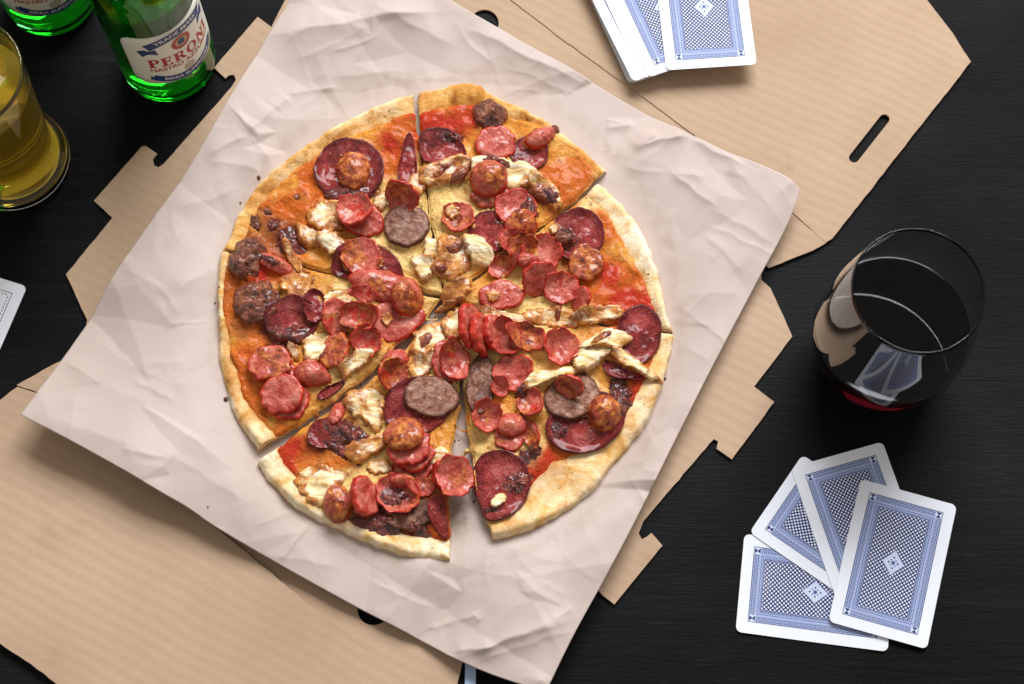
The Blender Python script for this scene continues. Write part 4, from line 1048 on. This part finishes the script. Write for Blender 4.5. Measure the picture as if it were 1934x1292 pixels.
def paper_z(x, y):
    d = (verts[:, 0] - x) ** 2 + (verts[:, 1] - y) ** 2; return verts[np.argmin(d), 2]
for (px, py, r) in [(428, 757, .0013), (433, 742, .0010), (407, 575, .0008), (490, 340, .0011), (455, 385, .0007), (1255, 716, .0010), (399, 966, .0006)] + \
        [(rng.uniform(600, 790), rng.uniform(640, 800), rng.uniform(.0003, .0008)) for _ in range(14)] + [(rng.uniform(850, 900), rng.uniform(800, 1000), rng.uniform(.0003, .0008)) for _ in range(14)]:
    p = U(px, py, PZ); pts.append(p[:2]); zs.append(paper_z(p[0], p[1]) + r * .3); rs.append(r)
cr = bits("crumbs", pts, zs, rs, MAT['crumb'], None, 8)
cr["label"] = "brown toasted crumbs scattered over the paper"; cr["category"] = "crumbs"

# ------------------------------------------------------------------ playing cards
def card_mesh(mat, name, bow=.0007):
    """a card with rounded corners, a little bowed along its length; the printed face is its own material"""
    bm = bmesh.new(); w, l, r, t_ = .029, .044, .0034, .00032
    ring = []
    for cx, cy, a0 in ((w - r, l - r, 0), (-w + r, l - r, 90), (-w + r, -l + r, 180), (w - r, -l + r, 270)):
        for i in range(7):
            a = math.radians(a0 + i * 15); ring.append((cx + r * math.cos(a), cy + r * math.sin(a)))
    b = [bm.verts.new((x, y, 0)) for x, y in ring]; tp = [bm.verts.new((x, y, t_)) for x, y in ring]
    ft = bm.faces.new(tp); fb = bm.faces.new(b[::-1]); ft.material_index = 0; fb.material_index = 1
    for i in range(len(ring)): j = (i + 1) % len(ring); bm.faces.new((b[i], b[j], tp[j], tp[i])).material_index = 1
    for y in np.linspace(-l + .004, l - .004, 15):
        bmesh.ops.bisect_plane(bm, geom=bm.verts[:] + bm.edges[:] + bm.faces[:], plane_co=(0, y, 0), plane_no=(0, 1, 0))
    for v in bm.verts: v.co.z += bow * (v.co.y / l) ** 2
    me = bpy.data.meshes.new(name); bm.to_mesh(me); bm.free(); me.materials.append(mat); me.materials.append(MAT['stock'])
    return me
CARD = card_mesh(MAT['back'], "playing_card")
CARDF = card_mesh(MAT['face'], "playing_card_face")
def card_at(x, y, z, rz, label, group, me=CARD, rx=0, ry=0):
    o = bpy.data.objects.new("playing_card", me); COL.objects.link(o)
    o.location = (x, y, z); o.rotation_euler = (rx, ry, rz)
    return tag(o, label, "playing card", group)
def card_corners(tl, tr, br, bl, z):
    a, b, c, d = [U(*p, z)[:2] for p in (tl, tr, br, bl)]
    m = (a + b + c + d) / 4; up = (a + b) / 2 - (c + d) / 2
    return m[0], m[1], math.atan2(up[1], up[0]) - math.pi / 2
G1 = "four cards fanned on the table"
x, y, r = card_corners((1403, 1010), (1690, 1046), (1678, 1228), (1387, 1195), .0003)
card_at(x, y, .0004, r + math.pi / 2, "blue backed playing card lying sideways, lowest of the four fanned cards", G1)
x, y, r = card_corners((1503, 905), (1657, 1013), (1575, 1120), (1415, 1003), .0008)
# second card: its lower left corner shows at (1415,1003) and its upper edge runs to (1500,912)
p0 = U(1415, 1006, .001)[:2]; p1 = U(1503, 906, .001)[:2]; dirs = (p1 - p0) / np.hypot(*(p1 - p0)); nrm = np.array([dirs[1], -dirs[0]])
q0 = U(1570, 1112, .001)[:2]; el = q0 - p0; el = el / np.hypot(*el)
ctr = p0 + el * .044 + np.array([-el[1], el[0]]) * .029
card_at(ctr[0], ctr[1], .0009, math.atan2(el[1], el[0]) + math.pi / 2, "blue backed playing card fanned out second from the bottom, tilted to the left", G1, ry=.004)
p0 = U(1493, 884, .0015)[:2]; p1 = U(1663, 836, .0015)[:2]; e2 = (p1 - p0) / np.hypot(*(p1 - p0)); dn = np.array([e2[1], -e2[0]])
ctr = p0 + e2 * .029 + dn * .044
card_at(ctr[0], ctr[1], .0014, math.atan2(e2[1], e2[0]), "blue backed playing card third in the fan, nearest the wine glass", G1, rx=.004)
x, y, r = card_corners((1628, 906), (1804, 955), (1748, 1227), (1566, 1173), .0022)
card_at(x, y, .0021, r, "blue backed playing card on top of the fan of four", G1)
p0 = U(52, 542, .0005)[:2]; p1 = U(0, 660, .0005)[:2]; dn = (p1 - p0) / np.hypot(*(p1 - p0)); lf = np.array([dn[1], -dn[0]])
if lf[0] > 0: lf = -lf
ctr = p0 + dn * .044 + lf * .029
card_at(ctr[0], ctr[1], .0004, math.atan2(dn[1], dn[0]) + math.pi / 2, "single white playing card face up at the left edge of the picture", None, CARDF)
# the pack on the box lid: lower cards drift out to the left
G2 = "pack of cards on the box lid"
zl = ZB + .0006 + .0009
def from_bottom(bl, br, z):
    a, b = U(*bl, z)[:2], U(*br, z)[:2]; e_ = (b - a) / np.hypot(*(b - a)); upv = np.array([-e_[1], e_[0]])
    c = (a + b) / 2 + upv * .044
    return c[0], c[1], math.atan2(e_[1], e_[0])
rng = np.random.RandomState(4)
NP = 30
for i in range(NP):
    t_ = i / (NP - 1); z = zl + i * .00034
    if i < NP - 4:
        k = t_; jx, jy = rng.uniform(-2.5, 2.5), rng.uniform(-2, 2)
        bl = (1190 + 6 * k + jx, 158 + jy - 4 * k); br = (1345 + 12 * k + jx * 2, 104 + jy)
        c = from_bottom(bl, br, z); lab = "lower card of the pack on the box lid, only white edges showing"
    elif i == NP - 4: c = from_bottom((1196, 156), (1352, 96), z); lab = "card in the pack on the box lid showing only a thin blue sliver"
    elif i == NP - 3: c = from_bottom((1212, 150), (1372, 92), z); lab = "white margined card just under the half covered one in the pack"
    elif i == NP - 2: c = from_bottom((1224, 148), (1384, 92), z); lab = "half covered blue backed card, second from the top of the pack"
    else: c = from_bottom((1257, 134), (1430, 123), z + .0006); lab = "topmost blue backed card of the pack on the box lid"; z += .0006
    card_at(c[0], c[1], z, c[2], lab, G2, rx=rng.uniform(-.002, .002))

# ------------------------------------------------------------------ glassware
def lathe(name, prof, mat, parent, n=72, closed=False):
    """turn a profile of (radius, height) round the z axis"""
    bm = bmesh.new(); rows = []
    for r, z in prof:
        if r < 1e-6: rows.append([bm.verts.new((0, 0, z))])
        else: rows.append([bm.verts.new((r * math.cos(2 * math.pi * i / n), r * math.sin(2 * math.pi * i / n), z)) for i in range(n)])
    seq = list(zip(rows, rows[1:]))
    if closed: seq.append((rows[-1], rows[0]))
    for a, b in seq:
        for i in range(n):
            j = (i + 1) % n
            if len(a) == 1 and len(b) == 1: continue
            if len(a) == 1: bm.faces.new((a[0], b[j], b[i]))
            elif len(b) == 1: bm.faces.new((a[i], a[j], b[0]))
            else: bm.faces.new((a[i], a[j], b[j], b[i]))
    bmesh.ops.recalc_face_normals(bm, faces=bm.faces)
    return bm_obj(name, bm, mat, parent)
def curve_prof(pts, n=40):
    p = np.array(pts, float); d = np.r_[0, np.cumsum(np.hypot(*np.diff(p, axis=0).T))]; q = smooth_poly(p, 3, False)
    return [tuple(v) for v in resample(q, n)]
clear = make_glass("clear_glass", (.97, .98, 1.0), 1.48)
wine_m = make_glass("red_wine", (.006, .0002, .0006), 1.34)
g = U(1654, 671, 0)
wg = empty("wine_glass", (g[0], g[1], 0)); tag(wg, "stemless wine glass of dark red wine beside the pizza box", "wine glass")
mm = lambda L: [(a * .001, b * .001) for a, b in L]
outer = curve_prof(mm([(0, .4), (20, .4), (27, 1.5), (36, 9), (43, 24), (46, 42), (45.6, 56), (43.5, 75), (40, 96), (36.6, 115)]), 48)
inner = curve_prof(mm([(35.5, 115), (38.9, 96), (42.4, 75), (44.5, 56), (44.9, 42), (41.8, 25), (34.5, 12), (25, 6.5), (0, 5.5)]), 48)
lathe("bowl", outer + [(.0363, .1157), (.0358, .1157)] + inner, clear, wg)
def inner_r(prof, z):
    pr = sorted((b, a) for a, b in prof); return float(np.interp(z, [q[0] for q in pr], [q[1] for q in pr]))
lev = .051
wp = [(0, .0058)] + [(inner_r(inner, z) + .00025, z) for z in np.linspace(.0068, lev, 26)] + [(inner_r(inner, lev) - .0012, lev - .0004), (0, lev - .0005)]
lathe("wine", wp, wine_m, wg)

# beer glass
g = U(27, 303, 0)
bgl = empty("beer_glass", (g[0], g[1], 0)); tag(bgl, "footed beer glass of pale golden beer at the left edge", "beer glass")
beer_m = N("golden_beer").set(color=(1.0, .73, .07), rough=0.0, trans=.80, ior=1.34)  # glow of light focused through the beer put into a partly diffuse yellow
foot = mm([(0, .3), (30, .3), (35.5, 2), (36.2, 5), (33.5, 8.5), (30.2, 11.5), (28.6, 15), (28.4, 19), (29, 26), (31, 50), (33.5, 80), (35.6, 104), (36.6, 118)])
ins = mm([(35.0, 118), (34.0, 104), (31.8, 80), (29.4, 50), (27.4, 26), (26.9, 18), (28.5, 12), (31.5, 7), (30.5, 4.2), (24, 3.6), (0, 3.6)])
outer = curve_prof(foot, 60); inner = curve_prof(ins, 40)
lathe("glass_body", outer + [(.0362, .1187), (.0355, .1187)] + inner, clear, bgl)
lev = .098
wp = [(0, .0037)] + [(inner_r(inner, z) + .0002, z) for z in np.linspace(.0043, lev, 40)] + [(0, lev)]
lathe("beer", wp, beer_m, bgl)
# bottles
green = make_glass("green_bottle_glass", (.07, .58, .12), 1.5)
beer_b = N("beer_in_bottle").set(color=(.88, .92, .40), rough=0.0, trans=.93, ior=1.34)
lab_m = plain("label_paper", (.82, .84, .72), .35)
red_m = plain("label_red_ink", (.42, .025, .020), .45)
blue_m = plain("label_blue_ink", (.012, .045, .17), .45)
white_m = plain("label_white_ink", (.80, .82, .80), .45)
gold_m = plain("label_gold_ink", (.52, .40, .20), .4)
grey_m = plain("label_grey_ink", (.48, .47, .38), .45)
cap_m = plain("crown_cap_metal", (.6, .6, .62), .3, metal=1.0)
BR = .0305
def cyl_map(o, R, az, zc):
    """bend a flat drawing (x along the label, y up, metres) round a bottle of radius R"""
    for v in o.data.vertices:
        a = az + v.co.x / R; rr = R + v.co.z
        v.co = (rr * math.cos(a), rr * math.sin(a), zc + v.co.y)
def text_mesh(txt, size, depth_z, bold=.0, xs=1.0):
    cu = bpy.data.curves.new("txt", 'FONT'); cu.body = txt; cu.size = size; cu.align_x = 'CENTER'; cu.align_y = 'CENTER'; cu.offset = bold
    tmp = bpy.data.objects.new("txt", cu); COL.objects.link(tmp)
    dg = bpy.context.evaluated_depsgraph_get(); dg.update()
    me = bpy.data.meshes.new_from_object(tmp.evaluated_get(dg)); bpy.data.objects.remove(tmp); bpy.data.curves.remove(cu)
    bmx = bmesh.new(); bmx.from_mesh(me); bmesh.ops.subdivide_edges(bmx, edges=[e for e in bmx.edges if e.calc_length() > .002], cuts=2, use_grid_fill=False)
    bmesh.ops.triangulate(bmx, faces=bmx.faces); bmx.to_mesh(me); bmx.free()
    for v in me.vertices: v.co.x *= xs; v.co.z = depth_z
    return me
def arc_bend(me, rad, up=1):
    """bend a straight line of lettering or a ribbon into an arc in the plane of the label"""
    for v in me.vertices:
        a = v.co.x / rad; r = rad + up * v.co.y
        v.co.x = r * math.sin(a); v.co.y = up * (r * math.cos(a) - rad)
def flat_mesh(polys, z):
    """filled flat shapes with enough points to bend"""
    bmx = bmesh.new()
    for p in polys:
        n = len(p); c = np.mean(p, axis=0); cv = bmx.verts.new((c[0], c[1], z))
        prev = None
        rings = []
        for f in (.33, .66, 1.0): rings.append([bmx.verts.new((c[0] + (q[0] - c[0]) * f, c[1] + (q[1] - c[1]) * f, z)) for q in p])
        for i in range(n):
            j = (i + 1) % n; bmx.faces.new((cv, rings[0][i], rings[0][j]))
            for a in (0, 1): bmx.faces.new((rings[a][i], rings[a + 1][i], rings[a + 1][j], rings[a][j]))
    me = bpy.data.meshes.new("flat"); bmx.to_mesh(me); bmx.free(); return me
def strip_mesh(w, h, z, n=30):
    bmx = bmesh.new(); top = [bmx.verts.new((-w / 2 + w * i / n, h / 2, z)) for i in range(n + 1)]; bo = [bmx.verts.new((-w / 2 + w * i / n, -h / 2, z)) for i in range(n + 1)]
    for i in range(n): bmx.faces.new((bo[i], bo[i + 1], top[i + 1], top[i]))
    me = bpy.data.meshes.new("strip"); bmx.to_mesh(me); bmx.free(); return me
def stroke_letters(txt, hgt, z):
    """capital letters with heavy stems and slab serifs, drawn as filled strokes; returns a mesh centred on 0"""
    polys = []; x = 0.0; th = .24; hl = .13; sr = .10
    R_ = lambda x0, y0, x1, y1: polys.append([(x0, y0), (x1, y0), (x1, y1), (x0, y1)])
    for ch in txt:
        if ch == 'I': R_(x + .08, 0, x + .08 + th, 1); R_(x, 0, x + .4, sr); R_(x, 1 - sr, x + .4, 1); w_ = .4
        elif ch in 'PR':
            R_(x + .08, 0, x + .08 + th, 1); R_(x, 0, x + .42, sr); R_(x, 1 - sr, x + .45, 1)
            pts = [(math.cos(a), math.sin(a)) for a in np.linspace(-math.pi / 2, math.pi / 2, 14)]
            for i in range(13):
                polys.append([(x + .42 + .30 * pts[i][0], .73 + .27 * pts[i][1]), (x + .42 + .30 * pts[i + 1][0], .73 + .27 * pts[i + 1][1]), (x + .42 + .10 * pts[i + 1][0], .73 + .16 * pts[i + 1][1]), (x + .42 + .10 * pts[i][0], .73 + .16 * pts[i][1])])
            R_(x + .32, .46, x + .43, .57)
            if ch == 'R': polys.append([(x + .36, .48), (x + .60, .48), (x + .86, 0), (x + .60, 0)]); w_ = .84
            else: w_ = .74
        elif ch == 'E':
            R_(x + .08, 0, x + .08 + th, 1); R_(x, 0, x + .68, hl); R_(x, 1 - hl, x + .66, 1); R_(x + .32, .46, x + .56, .46 + hl)
            R_(x + .58, hl, x + .68, .27); R_(x + .56, .73, x + .66, 1 - hl); R_(x + .50, .36, x + .56, .70); w_ = .72
        elif ch == 'O':
            for i in range(24):
                a, b = 2 * math.pi * i / 24, 2 * math.pi * (i + 1) / 24
                polys.append([(x + .44 + .44 * math.cos(a), .5 + .52 * math.sin(a)), (x + .44 + .44 * math.cos(b), .5 + .52 * math.sin(b)), (x + .44 + .20 * math.cos(b), .5 + .40 * math.sin(b)), (x + .44 + .20 * math.cos(a), .5 + .40 * math.sin(a))])
            w_ = .88
        elif ch == 'N':
            R_(x + .08, 0, x + .22, 1); R_(x + .66, 0, x + .80, 1); polys.append([(x + .05, 1), (x + .31, 1), (x + .80, 0), (x + .58, 0)]); R_(x, 0, x + .32, sr); R_(x + .56, 1 - sr, x + .90, 1); w_ = .88
        x += w_ + .10
    x -= .10
    me = flat_mesh([[((q[0] - x / 2) * hgt, (q[1] - .5) * hgt) for q in (p if True else p)] for p in polys], z)
    return me
def make_bottle(px, py, az, label):
    g = U(px, py, 0)
    rt = empty("beer_bottle", (g[0], g[1], 0)); tag(rt, label, "beer bottle", "green beer bottles at the top left")
    R = BR * 1000
    outp = mm([(0, 2.5), (18, 2.0), (23, .4), (27, .6), (R - .8, 3.5), (R, 8), (R, 30), (R, 118), (R - .8, 128), (26, 146), (19, 164), (15, 182), (13.6, 205), (13.2, 222), (14.2, 223), (14.2, 228), (13, 229.5)])
    inp = mm([(9.5, 229.5), (10, 205), (11.5, 182), (15.8, 164), (22.8, 146), (R - 3.8, 127), (R - 3, 116), (R - 3, 30), (R - 3.2, 12), (R - 6, 8), (15, 7), (0, 7.5)])
    o_, i_ = curve_prof(outp, 90), curve_prof(inp, 70)
    lathe("bottle_glass", o_ + i_, green, rt, 72)
    lev = .105
    lathe("beer", [(0, .0078)] + [(inner_r(i_, z) + .00025, z) for z in np.linspace(.0095, lev, 28)] + [(0, lev)], beer_b, rt)
    # label
    lw, lh, zc = .074, .058, .0605
    rr = .009; loop = []
    for cx, cy, a0 in ((lw / 2 - rr, lh / 2 - rr, 0), (-lw / 2 + rr, lh / 2 - rr, 90), (-lw / 2 + rr, -lh / 2 + rr, 180), (lw / 2 - rr, -lh / 2 + rr, 270)):
        for i in range(7): a = math.radians(a0 + 15 * i); loop.append((cx + rr * math.cos(a), cy + rr * math.sin(a)))
    loop = [tuple(q) for q in resample(np.array(loop), 120, True)]
    nx, ny = 48, 8
    # label sheet as a grid clipped to the rounded outline
    V = []; F = []
    for i in range(nx + 1):
        x = -lw / 2 + lw * i / nx; over = max(0, abs(x) - (lw / 2 - rr)); hh = lh / 2 - (rr - math.sqrt(max(0, rr * rr - over * over)))
        for j in range(ny + 1): V.append((x, -hh + 2 * hh * j / ny, 0))
    for i in range(nx):
        for j in range(ny): F.append((i * (ny + 1) + j, (i + 1) * (ny + 1) + j, (i + 1) * (ny + 1) + j + 1, i * (ny + 1) + j + 1))
    lb = mesh_obj("label", V, F, lab_m, rt); cyl_map(lb, BR + .00012, az, zc)
    sl = lb.modifiers.new("thickness", 'SOLIDIFY'); sl.thickness = .0001; sl.offset = -1
    def add(name, me, mat, dz=.0, dx=0.0, dy=0.0):
        me.materials.clear(); me.materials.append(mat)
        o = bpy.data.objects.new(name, me); COL.objects.link(o); o.parent = lb
        for v in me.vertices: v.co.x += dx; v.co.y += dy * .85
        cyl_map(o, BR + .00018 + dz, az, zc); o["kind"] = "stuff"
        return o
    add("lettering", stroke_letters("PERONI", .0098, 0), red_m, .00004, 0, -.0035)
    add("lettering", text_mesh("NASTRO AZZURRO", .0054, 0, .00012, 1.02), red_m, .00004, 0, -.0135)
    rb = strip_mesh(.050, .0068, 0); arc_bend(rb, .055, -1); add("ribbon", rb, blue_m, .00002, 0, -.0305)
    tx = text_mesh("BIRRA SUPERIORE", .0042, 0, .00004, 1.1); arc_bend(tx, .055, -1); add("lettering", tx, white_m, .00008, 0, -.0305)
    rb = strip_mesh(.046, .0072, 0); arc_bend(rb, .045, 1); add("ribbon", rb, blue_m, .00002, 0, .0262)
    tx = text_mesh("TRADE MARK", .0046, 0, .00004, 1.2); arc_bend(tx, .045, 1); add("lettering", tx, white_m, .00008, 0, .0262)
    for s in (-1, 1):
        add("ribbon", flat_mesh([[(s * .016, .0), (s * .026, -.001), (s * .0285, .0055), (s * .024, .0075), (s * .017, .0065)]], 0), blue_m, .00003, 0, .0085)
        add("ribbon", flat_mesh([[(s * .018, -.002), (s * .0265, .001), (s * .0255, .006), (s * .0235, .0035), (s * .018, .004)]], 0), blue_m, .00003, 0, -.0285)
    ringp = lambda r0, r1: [[(r1 * math.cos(a), r1 * math.sin(a)), (r1 * math.cos(b), r1 * math.sin(b)), (r0 * math.cos(b), r0 * math.sin(b)), (r0 * math.cos(a), r0 * math.sin(a))] for a, b in [(2 * math.pi * i / 28, 2 * math.pi * (i + 1) / 28) for i in range(28)]]
    add("crest", flat_mesh(ringp(.0044, .0066), 0), red_m, .00005, 0, .0130)
    add("crest", flat_mesh(ringp(.0066, .0073), 0), gold_m, .00005, 0, .0130)
    add("crest", flat_mesh(ringp(.0002, .0042), 0), gold_m, .00005, 0, .0130)
    add("crest", flat_mesh([[(-.002, -.003), (.002, -.003), (.0026, .002), (0, .0038), (-.0026, .002)]], 0), blue_m, .0001, 0, .0130)
    add("medallion", flat_mesh(ringp(.0002, .0040), 0), grey_m, .00002, 0, -.0222)
    add("medallion", flat_mesh(ringp(.0022, .0027), 0), gold_m, .00006, 0, -.0222)
    return rt
def az_to(px, py, deg):
    g = U(px, py, 0); return math.atan2(-g[1], -g[0]) + math.radians(deg)
make_bottle(322, 120, math.radians(-46), "green beer bottle with a full white label next to the cardboard tab")
make_bottle(100, -2, math.radians(-62), "green beer bottle mostly out of frame in the top left corner")

# thin pale strip of unknown kind lying on the table at the bottom edge
sp = UU([(880, 1180), (900, 1180), (898, 1330), (877, 1330)], .0006)
bm = bmesh.new(); lo = [bm.verts.new((p[0], p[1], .0003)) for p in sp]; hi = [bm.verts.new((p[0], p[1], .0011)) for p in sp]
bm.faces.new(hi); bm.faces.new(lo[::-1])
for i in range(4): j = (i + 1) % 4; bm.faces.new((lo[i], lo[j], hi[j], hi[i]))
bmesh.ops.recalc_face_normals(bm, faces=bm.faces)
so = bm_obj("pale_strip", bm, plain("pale_blue", (.42, .55, .75), .5), smooth=False)
bv = so.modifiers.new("bevel", 'BEVEL'); bv.width = .0003; bv.segments = 2
tag(so, "narrow pale blue strip poking out under the paper at the bottom edge", "paper strip")
